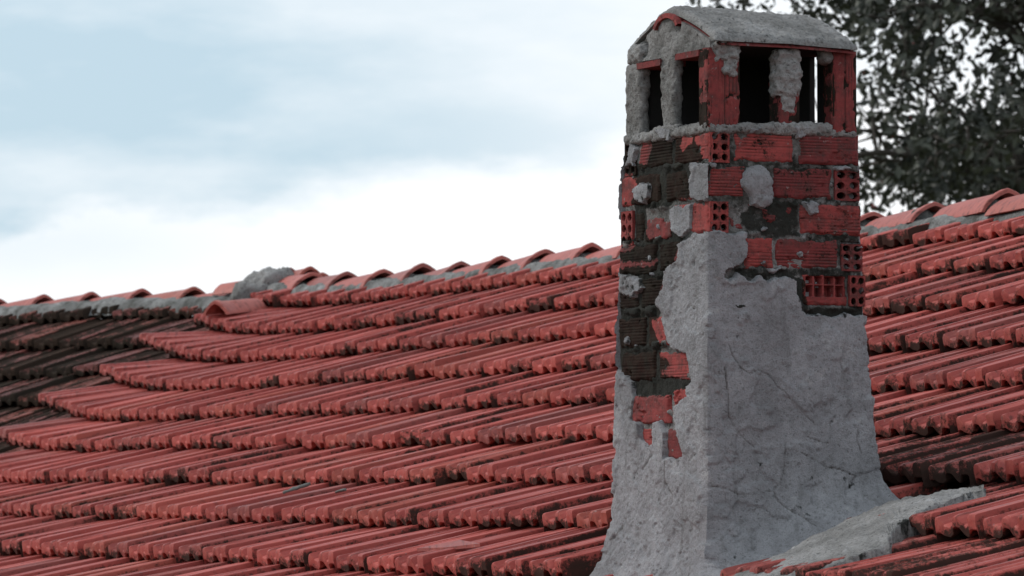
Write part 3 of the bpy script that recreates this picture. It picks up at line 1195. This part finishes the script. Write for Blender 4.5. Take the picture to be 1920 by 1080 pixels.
so_att[isr] = np.maximum(0, dirt_r - 0.22) * 0.9 + 0.45 * smooth(f2[isr] + f3[isr] * .8, 0.32, 0.62) + 0.25 * smooth(0.006 - np.abs(sd[isr]), 0, .006)
so_att[isl] = soot_of(SP_[isl], "l") * 0.35 + 0.42 * smooth(f2[isl] + f3[isl] * .9, 0.34, 0.66) + 0.25 * smooth(0.006 - np.abs(sd[isl]), 0, .006)
mesh_obj("plaster_coat", PV[used], remap[faces], M_PLASTER, chim, True, {"soot": so_att[used], "crack": crack[used]}, 62)

PITCH_B, BH = 0.1012, 0.0885
Z1 = rf(1330, 302)[1]             # bottom of the first course below the openings
ROW = [Z1 - PITCH_B * i for i in range(12)]
HOLE_ENDS = []
for fc0, row_, w0, w1 in (("r", 0, .004, .068), ("l", 0, lf(1191, 280)[0], .60), ("r", 1, rf(1565, 340)[0], .6), ("r", 2, .004, .064),
                          ("l", 2, lf(1187, 410)[0], .6), ("r", 3, rf(1577, 480)[0], .6), ("r", 4, rf(1591, 550)[0], .6), ("r", 4, rf(1506, 550)[0], rf(1588, 550)[0])):
    HOLE_ENDS.append((fc0, w0 + .004, w1 - .004, ROW[row_] + .004, ROW[row_] + BH - .006))

# mortar body behind the bricks ------------------------------------------
core_amp = fbm(SP_, 42, 4, 33)
jd_ = np.abs(((SP_[:, 2] - ROW[0] + 0.007) / PITCH_B + 0.5) % 1.0 - 0.5) * PITCH_B          # distance to a bed joint
core = -0.0065 + 0.007 * core_amp + 0.012 * smooth(fbm(SP_, 24, 4, 34) + 0.5 * core_amp, 0.0, 0.4) * smooth(jd_ + .008 * core_amp, 0.022, 0.006) * (isr | isl)
core = np.where(isr | isl, core, -0.004)
core -= 0.006 * corner
for fc0, w0, w1, q0, q1 in HOLE_ENDS:
    m_ = (SF == fc0) & (SP_[:, 2] > q0) & (SP_[:, 2] < q1)
    al = SP_[:, 0] if fc0 == "r" else SP_[:, 1]
    m_ &= (al > w0) & (al < w1)
    core = np.where(m_, -0.075, core)
sel = SP_[:, 2] > 0.25
CV = SP_ + SN * core[:, None]
fc_ = np.array(grid_faces(len(cols), nz))
fc_ = fc_[sel[fc_].all(1)]
used = np.unique(fc_)
remap = np.full(len(CV), -1)
remap[used] = np.arange(len(used))
so_att = np.full(len(SP_), .3)
so_att[isr] = soot_of(SP_[isr], "r") * 1.0 + 0.24
so_att[isl] = soot_of(SP_[isl], "l") * 1.0 + 0.05
mesh_obj("mortar_body", CV[used], remap[fc_], M_JOINT, chim, True, {"soot": so_att[used], "crack": np.zeros(len(used))})
gg = Geo()
box_geo(gg, (0.02, 0.02, 1.262), (CW - 0.02, CL - 0.02, 1.283))
mesh_obj("flue_floor", gg.verts(), gg.f, M_SOOT, chim, False)


# bricks -------------------------------------------------------------------
def plate(g, face, a0, a1, z0, z1, plane, kind, seed, skirt=0.024, vertical=False, dent=None):
    """one visible side of a brick with its skirt; face 'r' looks along -y, 'l' along -x"""
    R = np.random.default_rng(seed)
    ra_, rz_ = (0.0018, 0.005) if vertical else (0.005, 0.0018)
    na, nz_ = max(int((a1 - a0) / ra_), 3), max(int((z1 - z0) / rz_), 3)
    aa, zz = np.meshgrid(np.linspace(a0, a1, na), np.linspace(z0, z1, nz_), indexing="ij")
    aa, zz = aa.ravel(), zz.ravel()
    P = np.stack([aa, np.full(len(aa), plane), zz], 1) if face == "r" else np.stack([np.full(len(aa), plane), aa, zz], 1)
    e = np.minimum(np.minimum(aa - a0, a1 - aa), np.minimum(zz - z0, z1 - zz))
    gcoord = (aa - a0) / (a1 - a0) if vertical else (zz - z0) / (z1 - z0)
    period = 10.0 if not vertical else 9.0
    gw = 0.5 + 0.5 * np.cos(gcoord * 2 * math.pi * period + 0.25 * fbm(P, 10, 2, seed))
    gro = smooth(gw, 0.55, 0.95) * (0.08 + 0.92 * smooth(fbm(P * (1, 1, 2.5), 9, 3, seed + 2), -0.25, 0.40))
    mid = np.exp(-((gcoord - 0.52) / 0.025) ** 2)
    gro = np.maximum(gro * 0.75, mid * (1.0 if vertical else 0.55))
    if kind == "plain":
        gro = gro * 0.15
    n_ = fbm(P, 22, 4, seed + 3)
    n2_ = fbm(P, 80, 3, seed + 4)
    d = -0.0028 * gro + 0.0018 * n_ + 0.0012 * n2_
    d -= 0.010 * np.clip(1 - (e + 0.014 * n_ + .004 * n2_) / 0.010, 0, 1) ** 1.5
    n5_ = fbm(P, 13, 3, seed + 6)
    d -= 0.006 * smooth(n5_ + 0.35 * n2_, 0.36, 0.46)
    d -= 0.008 * smooth(n_ * 0.8 + n2_ * 0.5, 0.42, 0.62)           # spalled spots
    if dent is not None:
        d = d + dent(aa, zz, P)
    out = np.array([0, -1.0, 0]) if face == "r" else np.array([-1.0, 0, 0])
    V_ = P + out * d[:, None]
    s = soot_of(P, face)
    f = grid_faces(na, nz_)
    if face == "l":
        f = [q[::-1] for q in f]
    g.add(V_, f, s)
    g.gr = np.concatenate([g.gr, gro])
    # skirt
    ring = [i * nz_ for i in range(na)] + [(na - 1) * nz_ + j for j in range(1, nz_)] + [i * nz_ + nz_ - 1 for i in range(na - 2, -1, -1)] + [j for j in range(nz_ - 2, 0, -1)]
    top = V_[ring]
    low_ = top - out * skirt
    m_ = len(ring)
    g.add(np.concatenate([top, low_]), [(i, i + m_, (i + 1) % m_ + m_, (i + 1) % m_) for i in range(m_)], np.concatenate([s[ring], s[ring]]))
    g.gr = np.concatenate([g.gr, np.zeros(2 * m_)])


def hole_plate(g, face, a0, a1, z0, z1, plane, seed, nx=2, nz_=3, fill=0.30):
    """brick end with the mouths of its six tubes as real holes"""
    R = np.random.default_rng(seed)
    out = np.array([0, -1.0, 0]) if face == "r" else np.array([-1.0, 0, 0])
    K = 12

    def pt(a, z, d):
        base = np.array([a, plane, z]) if face == "r" else np.array([plane, a, z])
        return base + out * d
    am, zm = (a1 - a0) * 0.07, (z1 - z0) * 0.05
    for i in range(nx):
        for j in range(nz_):
            c0, c1 = a0 + (a1 - a0) * i / nx, a0 + (a1 - a0) * (i + 1) / nx
            d0, d1 = z0 + (z1 - z0) * j / nz_, z0 + (z1 - z0) * (j + 1) / nz_
            ca, cz = (c0 + c1) / 2 + R.normal(0, .0007), (d0 + d1) / 2 + R.normal(0, .0007)
            ra, rz = (c1 - c0) / 2 * 0.70, (d1 - d0) / 2 * 0.70
            ra *= 1 + R.normal(0, .04)
            vs_, fs = [], []
            dep = -0.045 if R.random() > fill * 0.2 else -0.016
            for k in range(K):
                t = 2 * math.pi * (k + .5) / K
                ct, st = math.cos(t), math.sin(t)
                mx = max(abs(ct), abs(st))
                vs_.append(pt((c0 + c1) / 2 + ct / mx * (c1 - c0) / 2, (d0 + d1) / 2 + st / mx * (d1 - d0) / 2, R.normal(0, .0007)))
            for k in range(K):
                t = 2 * math.pi * (k + .5) / K
                vs_.append(pt(ca + math.cos(t) * ra, cz + math.sin(t) * rz, R.normal(0, .0006)))
            for k in range(K):
                t = 2 * math.pi * (k + .5) / K
                vs_.append(pt(ca + math.cos(t) * ra * .92, cz + math.sin(t) * rz * .92, dep))
            for k in range(K):
                n_ = (k + 1) % K
                fs.append((k, n_, K + n_, K + k))
                fs.append((K + k, K + n_, 2 * K + n_, 2 * K + k))
            fs.append(tuple(range(2 * K, 3 * K)))
            if face == "l":
                fs = [q[::-1] for q in fs]
            vs_ = np.array(vs_)
            s = soot_of(vs_, face)
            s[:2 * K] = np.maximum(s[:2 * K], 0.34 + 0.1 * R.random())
            s[2 * K:] = 1.0  # shade inside the tubes painted black by way of this value
            g.add(vs_, fs, s)
            g.gr = np.concatenate([g.gr, np.zeros(len(vs_))])
    ring = np.array([pt(a0, z0, 0), pt(a1, z0, 0), pt(a1, z1, 0), pt(a0, z1, 0), pt(a0, z0, -.03), pt(a1, z0, -.03), pt(a1, z1, -.03), pt(a0, z1, -.03)])
    g.add(ring, [(0, 4, 5, 1), (1, 5, 6, 2), (2, 6, 7, 3), (3, 7, 4, 0)], soot_of(ring, face))
    g.gr = np.concatenate([g.gr, np.zeros(8)])


BSEED = [100]


def brick(right=None, left=None, z0=0, z1=0, rk="groove", lk="groove", proud=0.0, dent_r=None, dent_l=None):
    """a hollow brick showing its right side (a0,a1) and/or its left side (b0,b1)"""
    BSEED[0] += 13
    g = Geo()
    g.gr = np.zeros(0)
    pr = proud + rng.normal(0, .0015)
    dz_ = rng.normal(0, .0015)
    z0, z1 = z0 + dz_, z1 + dz_
    for face, rngs, kd, dent in (("r", right, rk, dent_r), ("l", left, lk, dent_l)):
        if rngs is None:
            continue
        if kd == "holes":
            hole_plate(g, face, rngs[0], rngs[1], z0, z1, -pr, BSEED[0])
        else:
            plate(g, face, rngs[0], rngs[1], z0, z1, -pr, kd, BSEED[0], 0.004 if (rk == "holes" and face == "l") else 0.024, dent=dent)
    return mesh_obj("brick", g.verts(), g.f, M_BRICK, chim, True, {"soot": g.attr(), "groove": g.gr}, 55)


def zr(y):
    """height on the front corner for a picture row"""
    return rf(1330, y)[1]


def X(px, y=300):
    return rf(px, y)[0]


def B(px, y=300):
    return lf(px, y)[0]


def zz_(i):
    return ROW[i], ROW[i] + BH


def wa(i):
    return float(width_a(ROW[i] + .05))


def wb(i):
    return float(width_b(ROW[i] + .05))


# course 1
z0, z1 = zz_(0)
brick(right=(0.004, 0.068), left=(0.0, B(1263)), z0=z0, z1=z1, rk="holes")
brick(right=(X(1378), X(1490)), z0=z0, z1=z1)
brick(right=(X(1499), wa(0) + .004), z0=z0, z1=z1, proud=.003)
brick(left=(B(1260), B(1196)), z0=z0, z1=z1)
brick(left=(B(1191), wb(0)), z0=z0 - .01, z1=z1, lk="holes")
# course 2
z0, z1 = zz_(1)
brick(right=(0.0, X(1397)), z0=z0, z1=z1)
brick(right=(X(1450), X(1561)), z0=z0, z1=z1)
brick(right=(X(1565), wa(1)), z0=z0, z1=z1, rk="holes")
brick(left=(B(1300), B(1247)), z0=z0, z1=z1)
brick(left=(B(1236), B(1164)), z0=z0, z1=z1, lk="plain")
# course 3
z0, z1 = zz_(2)
brick(right=(0.004, 0.064), left=(0.0, B(1262)), z0=z0, z1=z1, rk="holes", lk="plain")


def crumble(aa, zz, P):
    return -0.020 * smooth(fbm(P, 18, 4, 811) + 0.25, -0.15, 0.35)


brick(right=(X(1368), X(1492)), z0=z0, z1=z1, dent_r=crumble)
brick(right=(X(1500), wa(2) + .002), z0=z0, z1=z1, proud=.002)


def torn(aa, zz, P):
    b0, b1 = B(1258), B(1208)
    top = zz_(2)[1]
    cav = smooth(zz, top - 0.034 + 0.008 * fbm(P, 60, 2, 5), top - 0.020) * smooth(top - .004 - zz, 0, .006)
    return -0.026 * cav - 0.004 * smooth(zz, top - .05, top - .035) + 0.0035 * fbm(P, 45, 3, 9)


brick(left=(B(1259), B(1208)), z0=z0 - .006, z1=z1, lk="plain", dent_l=torn)
brick(left=(B(1206), B(1189)), z0=z0 - .006, z1=z1)
brick(left=(B(1187), wb(2)), z0=z0 - .014, z1=z1, lk="holes", proud=.003)
# course 4
z0, z1 = zz_(3)
brick(right=(X(1396), X(1450)), z0=z0, z1=z1)
brick(right=(X(1455), X(1570)), z0=z0, z1=z1)
brick(right=(X(1577), wa(3)), z0=z0, z1=z1 - .01, rk="holes")
brick(left=(B(1295), B(1233)), z0=z0, z1=z1)
brick(left=(B(1230), B(1160)), z0=z0, z1=z1)
# course 5
z0, z1 = zz_(4)


def opened(aa, zz, P):
    """front wall gone: the inner tubes lie open behind thin webs"""
    a0, a1 = X(1506), X(1588)
    r1 = ((zz - z0_5) / BH)
    row = np.maximum(smooth(np.abs(r1 - .47), .20, .15), smooth(np.abs(r1 - .83), .14, .09))
    ph = ((aa - a0) / (a1 - a0)) * 4.2
    web = smooth(np.abs(ph - np.round(ph)), 0.12, 0.2)
    return -0.030 * row * np.maximum(web, 0.0) * smooth(aa, a0 + .008, a0 + .02) * smooth(a1 - aa, 0.004, .01) - 0.006 * (r1 > .3)


z0_5 = z0
brick(right=(X(1506), X(1588)), z0=z0, z1=z1, rk="plain", dent_r=opened)
brick(right=(X(1591), wa(4) + .002), z0=z0, z1=z1, rk="holes", proud=.003)
brick(left=(B(1252), B(1200)), z0=z0, z1=z1)
brick(left=(B(1196), B(1159)), z0=z0, z1=z1)
# lower courses that show through the broken plaster of the left face
z0, z1 = zz_(5)
brick(left=(B(1262), B(1214)), z0=z0 - .012, z1=z1 - .012, lk="plain")
brick(left=(B(1210), B(1160)), z0=z0 - .012, z1=z1 - .012)
zt = lf(1265, 664)[1]
brick(left=(B(1301), B(1232)), z0=zt - .076, z1=zt + .010)
brick(left=(B(1228), B(1164)), z0=zt - .076, z1=zt + .012)
zt = lf(1220, 744)[1]
brick(left=(B(1256), B(1184)), z0=zt - .078, z1=zt + .004, lk="plain", proud=.003)
brick(left=(B(1300), B(1261)), z0=zt - .078, z1=zt + .022, lk="plain", proud=.002)
zt = lf(1268, 806)[1]
brick(left=(B(1290), B(1251)), z0=zt - .088, z1=zt + .004, lk="plain", proud=.003)
brick(left=(B(1240), B(1200)), z0=zt - .075, z1=zt + .014)


# the open lantern: standing bricks and mortar piers ---------------------------
Z_T, Z_P = 1.288, 1.512


def standing(x0, x1, y0, y1, z0, z1, name="pillar_brick"):
    """a brick set on end: four grooved sides"""
    BSEED[0] += 11
    g = Geo()
    g.gr = np.zeros(0)
    plate(g, "r", x0, x1, z0, z1, y0, "groove", BSEED[0], vertical=True)
    plate(g, "l", y0, y1, z0, z1, x0, "groove", BSEED[0] + 1, vertical=True)
    n0 = g.n
    box_geo(g, (x0 + .004, y0 + .004, z0), (x1, y1, z1))
    g.gr = np.concatenate([g.gr, np.zeros(8)])
    att = np.clip(g.attr() * 0, 0, 1)
    V_ = g.verts()
    att = att + 0.12 + 0.2 * np.clip(fbm(V_, 14, 3, BSEED[0]), 0, 1) + 0.6 * (V_[:, 0] < x0 + .003) * (fbm(V_, 20, 3, 5) > -.1)
    att[n0:] = 1.0
    return mesh_obj(name, V_, g.f, M_BRICK, chim, True, {"soot": att, "groove": g.gr}, 55)


def pier(x0, x1, y0, y1, z0, z1, seed, amp=.011, name="mortar_pier", mat=None, rr=.02, soot=0.0, scale=22):
    v, f = lump((x0, y0, z0), (x1, y1, z1), 0.0055, amp, scale, seed, rr)
    s = np.full(len(v), soot) + 0.3 * smooth(fbm(v, 26, 3, seed + 2), .25, .6)
    return mesh_obj(name, v, f, mat or M_MORTAR, chim, True, {"soot": s, "crack": np.zeros(len(v))})


standing(-0.002, 0.101, -0.002, 0.062, Z_T - .005, Z_P)                 # corner brick, grooves upright
standing(0.225, 0.296, 0.0, 0.06, Z_T - .005, Z_P)                      # middle of the right face
standing(0.402, 0.482, -0.002, 0.06, Z_T - .005, Z_P + .008)           # right corner
pier(0.004, 0.036, B(1262), B(1235), Z_T - .02, Z_P + .03, 41, .007)           # middle of the left face
pier(0.0, 0.036, B(1200), B(1171), Z_T - .02, Z_P + .0, 42, .007)              # left corner
pier(0.216, 0.300, -0.012, 0.045, Z_T + .085, Z_P + .012, 43, .012, "mortar_daub", rr=.024)
pier(0.235, 0.282, -0.008, 0.02, Z_T + .045, Z_T + .12, 44, .008, "mortar_daub", rr=.018)
pier(0.012, 0.100, -0.016, 0.045, Z_P - .045, Z_P + .055, 45, .014, "mortar_daub", rr=.025)
pier(0.045, 0.094, -0.014, 0.02, Z_P - .082, Z_P - .01, 46, .012, "mortar_daub", rr=.02)
pier(0.375, 0.41, 0.0, 0.05, Z_P - .03, Z_P + .02, 47, .008, "mortar_daub", rr=.015)
# far side: a closed wall, a pier and a slot of sky
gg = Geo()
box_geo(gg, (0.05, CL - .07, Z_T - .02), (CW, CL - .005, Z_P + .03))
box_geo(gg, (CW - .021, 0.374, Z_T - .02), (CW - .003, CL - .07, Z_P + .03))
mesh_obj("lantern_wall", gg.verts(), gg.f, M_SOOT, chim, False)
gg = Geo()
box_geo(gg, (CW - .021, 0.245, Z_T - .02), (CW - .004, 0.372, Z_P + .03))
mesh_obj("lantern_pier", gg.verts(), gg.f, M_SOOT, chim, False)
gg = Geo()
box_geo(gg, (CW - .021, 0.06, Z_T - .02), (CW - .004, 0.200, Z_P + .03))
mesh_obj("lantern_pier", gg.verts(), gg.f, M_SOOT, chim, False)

# mortar bed along the foot of the openings
for (x0, x1, y0, y1, sd_, hgt) in ((0.0, 0.23, -0.006, 0.05, 51, .02), (0.21, 0.40, -0.008, 0.05, 52, .028), (0.39, 0.483, -0.004, 0.05, 53, .012)):
    pier(x0, x1, y0, y1, Z_T - .018, Z_T + hgt - .008, sd_, .008, "mortar_bed", rr=.012, scale=30)
for (y0, y1, sd_, hgt) in ((0.0, 0.25, 54, .022), (0.2, 0.36, 55, .03), (0.34, 0.53, 56, .02)):
    pier(-0.006, 0.05, y0, y1, Z_T - .02, Z_T + hgt - .01, sd_, .008, "mortar_bed", rr=.012, scale=30)

# cap: clay slabs under a coat of mortar, half-round tile at the ridge ------------
YR = B(1250, 30)               # ridge line
Z_E, Z_A = 1.528, 1.634
YE0, YE1 = -0.030, 2 * YR + 0.0
XC0, XC1 = 0.006, 0.468


def cap_z(y):
    s = np.abs(y - YR) / (YR - YE0)
    return Z_A + (Z_E - Z_A) * (0.50 * s + 0.50 * s ** 1.7)


def cap_layer(name, x0, x1, y0, y1, t0, t1, mat, amp, seed, res, parent):
    nx, ny = int((x1 - x0) / res) + 1, int((y1 - y0) / res) + 1
    xs, ys = np.meshgrid(np.linspace(x0, x1, nx), np.linspace(y0, y1, ny), indexing="ij")
    xs, ys = xs.ravel(), ys.ravel()
    z = cap_z(ys) - 0.010 * np.maximum(0, xs - 0.25) / .25
    top = np.stack([xs, ys, z + t1], 1)
    botm = np.stack([xs, ys, z + t0], 1)
    e = np.minimum(np.minimum(xs - x0, x1 - xs), np.minimum(ys - y0, y1 - ys))
    dn = amp * (0.7 * fbm(top, 12, 4, seed) + 0.5 * fbm(top, 55, 3, seed + 1) + 0.35 * fbm(top, 130, 2, seed + 7))
    top[:, 2] += dn - (t1 - t0) * 0.75 * np.clip(1 - e / 0.016, 0, 1) ** 2
    # ragged outline
    wob = amp * 0.9 * fbm(np.stack([xs, ys, 0 * xs], 1), 22, 3, seed + 2)
    for A_ in (top, botm):
        A_[:, 0] += wob * np.where(e < .001, 1, 0)
        A_[:, 1] += wob * np.where(e < .001, 1, 0)
    f = grid_faces(nx, ny)
    n_ = nx * ny
    fb = [tuple(i + n_ for i in q[::-1]) for q in f]
    ring = [i * ny for i in range(nx)] + [(nx - 1) * ny + j for j in range(1, ny)] + [i * ny + ny - 1 for i in range(nx - 2, -1, -1)] + [j for j in range(ny - 2, 0, -1)]
    fs = [(ring[i], ring[i] + n_, ring[(i + 1) % len(ring)] + n_, ring[(i + 1) % len(ring)]) for i in range(len(ring))]
    v = np.concatenate([top, botm])
    zero = np.zeros(len(v))
    s = np.concatenate([0.45 * smooth(fbm(top, 30, 3, 9), .3, .6), np.zeros(n_)]) + (np.clip(0.34 + 0.4 * fbm(np.concatenate([top, botm]), 25, 3, 19), 0, 1) if mat is M_BRICK else 0)
    return mesh_obj(name, v, f + fb + fs, mat, parent, True, {"soot": s, "crack": zero, "groove": zero, "edge": zero}, 60)


cap_layer("cap_slab", XC0 + .012, XC1 - .004, YE0 + .004, YR - .05, -.012, 0.0, M_BRICK, .001, 61, .02, chim)
cap_layer("cap_slab", XC0 + .02, XC1 - .004, YR + .05, YE1 - .004, -.012, 0.0, M_BRICK, .001, 62, .02, chim)
cap_layer("cap_mortar", XC0, XC1, YE0, YE1, 0.001, 0.021, M_MORTAR, .011, 63, .0045, chim)
gg = Geo()
box_geo(gg, (0.02, 0.02, Z_P + .002), (CW - .01, CL - .02, Z_P + .006))
# half-round tile showing at the gable
na = 11
vv, ff = [], []
for x in (-0.006, 0.16):
    for k in range(na):
        a = math.pi * (0.14 + 0.72 * k / (na - 1))
        vv.append((x, YR - math.cos(a) * 0.088, Z_A - 0.066 + math.sin(a) * 0.066))
    for k in range(na):
        a = math.pi * (0.14 + 0.72 * k / (na - 1))
        vv.append((x, YR - math.cos(a) * 0.074, Z_A - 0.066 + math.sin(a) * 0.052))
for k in range(na - 1):
    ff += [(k, k + 1, na + k + 1, na + k), (na + k, na + k + 1, 3 * na + k + 1, 3 * na + k), (k, 2 * na + k, 2 * na + k + 1, k + 1)]
o = mesh_obj("cap_ridge_tile", vv, ff, M_BRICK, chim, True, {"soot": np.full(len(vv), .36), "groove": np.zeros(len(vv))}, 40)

# gable filling and lintels of the left face
gx0, gx1 = 0.004, 0.07
ny, nz_ = 74, 26
vv, yy_ = [], np.linspace(0.0, CL - 0.01, ny)
for y in yy_:
    top = float(cap_z(np.array([y]))[0]) - 0.012
    for j in range(nz_):
        vv.append((gx0, y, Z_P - .004 + (max(top - Z_P, .006) + .004) * j / (nz_ - 1)))
vv = np.array(vv)
dd = 0.011 * fbm(vv, 16, 4, 81) + 0.005 * fbm(vv, 60, 3, 82)
hollow = np.exp(-((vv[:, 1] - (YR - .055)) / .02) ** 2 - ((vv[:, 2] - (Z_A - .045)) / .018) ** 2) + np.exp(-((vv[:, 1] - (YR + .16)) / .02) ** 2 - ((vv[:, 2] - (Z_E + .018)) / .022) ** 2)
dd = dd - 0.03 * hollow
vv[:, 0] -= dd
bk = vv.copy()
bk[:, 0] = gx1
f = [q[::-1] for q in grid_faces(ny, nz_)]
fb = [tuple(i + len(vv) for i in q[::-1]) for q in f]
ring = [i * nz_ for i in range(ny)] + [(ny - 1) * nz_ + j for j in range(1, nz_)] + [i * nz_ + nz_ - 1 for i in range(ny - 2, -1, -1)] + [j for j in range(nz_ - 2, 0, -1)]
fs = [(ring[i], ring[(i + 1) % len(ring)], ring[(i + 1) % len(ring)] + len(vv), ring[i] + len(vv)) for i in range(len(ring))]
zero = np.zeros(2 * len(vv))
mesh_obj("gable_mortar", np.concatenate([vv, bk]), f + fb + fs, M_MORTAR, chim, True, {"soot": np.concatenate([hollow * .6, hollow * 0]), "crack": zero}, 60)
for (y0, y1, zc) in ((B(1312), B(1268), Z_P - .004), (B(1240), B(1196), Z_P - .010)):
    gg = Geo()
    box_geo(gg, (-0.004, y0, zc - .016), (0.08, y1, zc + .002))
    mesh_obj("lintel", gg.verts(), gg.f, M_BRICK, chim, False, {"soot": np.full(8, .38), "groove": np.zeros(8)})
pier(-0.006, 0.07, B(1205), B(1176), Z_P - .01, Z_P + .052, 83, .010, "mortar_daub", rr=.022)
# soot-black underside of the cap
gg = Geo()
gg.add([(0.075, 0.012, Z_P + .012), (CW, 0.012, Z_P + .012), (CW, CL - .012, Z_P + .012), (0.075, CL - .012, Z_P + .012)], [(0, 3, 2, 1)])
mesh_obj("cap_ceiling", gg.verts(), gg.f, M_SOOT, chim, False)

# mortar fillet running up the roof beside the right face ---------------------------
up_edge = [(1325, 1106), (1385, 1074), (1455, 1040), (1530, 1002), (1600, 968), (1655, 946), (1700, 934), (1750, 926), (1800, 914), (1842, 908)]
lo_edge = [(1440, 1114), (1515, 1082), (1580, 1054), (1630, 1034), (1668, 1018), (1672, 1000), (1698, 978), (1742, 954), (1796, 931), (1846, 911)]
nS, nC = 200, 25
tt = np.linspace(0, 1, nS)


def along(edge, tt):
    e = np.array(edge, float)
    s = np.linspace(0, 1, len(e))
    return np.stack([np.interp(tt, s, e[:, 0]), np.interp(tt, s, e[:, 1])], 1)


ue, le = along(up_edge, tt), along(lo_edge, tt)
vv = []
for i in range(nS):
    _, _, a = on_roof_px(*ue[i], 0.066)
    _, _, b_ = on_roof_px(*le[i], 0.066)
    for j in range(nC):
        w = (j - 1) / (nC - 3)
        q = a + (b_ - a) * min(max(w, 0), 1)
        endf = min(1.0, (1 - tt[i]) / 0.22)
        z = (0.012 * endf - 0.030 * (1 - endf)) * math.sin(math.pi * min(max(w, 0), 1)) ** .6
        if w < 0: z, q = -0.09, a - (b_ - a) * 0.15
        if w > 1: z, q = -0.055, b_ + (b_ - a) * 0.02
        vv.append(q + UP * z)
vv = np.array(vv)
vv += UP * (0.010 * fbm(vv, 12, 4, 91) + 0.006 * fbm(vv, 45, 3, 92) + .003 * fbm(vv, 120, 2, 95))[:, None] + U * (0.020 * fbm(vv, 22, 4, 93))[:, None]
# into the chimney's own frame
Rz = np.stack([CA, CB, UP], 1)
vl = (vv - (CF + EYEV)) @ Rz
sfil = 0.5 * smooth(fbm(vv, 22, 4, 94), .15, .6)
sfil.reshape(nS, nC)[:, -3:] += 0.3
mesh_obj("mortar_fillet", vl, grid_faces(nS, nC), M_MORTAR, chim, True, {"soot": sfil, "crack": np.zeros(len(vv))})

# ------------------------------------------------------------------ tree behind the ridge
TREE = np.array([5.6, 44.0, 0.0])
tree = empty("broadleaf_tree", tuple(TREE), 0, "dark leafy tree with bright gaps standing behind the ridge at upper right", "tree")


def tube(g, pts, rad, k=7):
    pts = np.asarray(pts, float)
    vs_ = []
    for i, q in enumerate(pts):
        d = pts[min(i + 1, len(pts) - 1)] - pts[max(i - 1, 0)]
        d /= np.linalg.norm(d)
        a = np.cross(d, (0.3, 0.9, 0.2))
        a /= np.linalg.norm(a)
        b = np.cross(d, a)
        for j in range(k):
            t = 2 * math.pi * j / k
            vs_.append(q + (a * math.cos(t) + b * math.sin(t)) * rad[i])
    f = []
    for i in range(len(pts) - 1):
        for j in range(k):
            f.append((i * k + j, i * k + (j + 1) % k, (i + 1) * k + (j + 1) % k, (i + 1) * k + j))
    g.add(vs_, f)


TR = np.random.default_rng(5)
gt = Geo()
trunk = [(0, 0, -0.1), (0.06, 0.05, 2.5), (-0.05, 0.1, 5.0), (0.05, 0.0, 7.5), (0.2, 0.1, 10.0), (0.3, 0.0, 12.5)]
tube(gt, trunk, [.34, .26, .22, .18, .13, .05], 10)
mesh_obj("trunk", gt.verts(), gt.f, M_BARK, tree)
CC, CRX, CRZ = np.array([0.2, 0.0, 11.6]), 4.6, 4.2
gb = Geo()
tips = []
for i in range(46):
    h0 = TR.uniform(7.7, 12.2)
    base = np.array([np.interp(h0, [0, 5, 7.5, 10, 12.5], [0, -.05, .05, .2, .3]), 0.05, h0])
    az = TR.uniform(0, 2 * math.pi)
    el = TR.uniform(0.0, 0.85)
    d = np.array([math.cos(az) * math.cos(el), math.sin(az) * math.cos(el), math.sin(el)])
    L = TR.uniform(2.0, 3.9)
    pts = [base]
    for s in range(5):
        d = d + TR.normal(0, .16, 3) + (0, 0, -0.03)
        d /= np.linalg.norm(d)
        pts.append(pts[-1] + d * L / 5)
    r0 = TR.uniform(.045, .10)
    tube(gb, pts, [r0 * (1 - .17 * s) for s in range(6)], 5)
    for s in range(1, 6):
        for w in range(4):
            q0 = pts[s] + (pts[s - 1] - pts[s]) * TR.random()
            dd_ = TR.normal(0, 1, 3)
            dd_ /= np.linalg.norm(dd_)
            q1 = q0 + dd_ * TR.uniform(.35, .9) + (0, 0, -.08)
            qm = (q0 + q1) / 2 + TR.normal(0, .05, 3)
            tube(gb, [q0, qm, q1], [.020, .013, .006], 4)
            tips += [q1, qm, q0 + (q1 - q0) * .75]
mesh_obj("limbs", gb.verts(), gb.f, M_BARK, tree)
tips = np.array(tips)
extra = TR.normal(0, 1, (1500, 3))
extra = extra / np.linalg.norm(extra, axis=1, keepdims=True) * (TR.random((1500, 1)) ** (1 / 2.4)) * (CRX, CRX, CRZ) + CC
tips = np.concatenate([tips, extra])
rr_ = np.linalg.norm((tips - CC) / (CRX * 1.05, CRX * 1.05, CRZ * 1.05), axis=1)
tips = tips[(rr_ < 1 + 0.12 * vnoise(tips, 0.8, 4)) & (tips[:, 2] > 7.2)]
dens = vnoise(tips, 0.9, 8) + 0.5 * vnoise(tips, 2.1, 9)
tips = tips[dens > -0.12]
NL = 47000
ci = TR.integers(0, len(tips), NL)
lc = tips[ci] + TR.normal(0, .125, (NL, 3))
a = TR.normal(0, 1, (NL, 3))
a /= np.linalg.norm(a, axis=1, keepdims=True)
b = np.cross(a, TR.normal(0, 1, (NL, 3)))
b /= np.linalg.norm(b, axis=1, keepdims=True)
nn = np.cross(a, b)
sz = TR.uniform(.040, .080, (NL, 1))
lv = np.stack([lc - a * sz, lc + b * sz * .52 - a * sz * .1 + nn * sz * .12, lc + a * sz, lc - b * sz * .52 - a * sz * .1 + nn * sz * .12], 1).reshape(-1, 3)
lfc = np.arange(NL * 4).reshape(-1, 4)
mesh_obj("crown", lv, lfc, M_LEAF, tree, False)
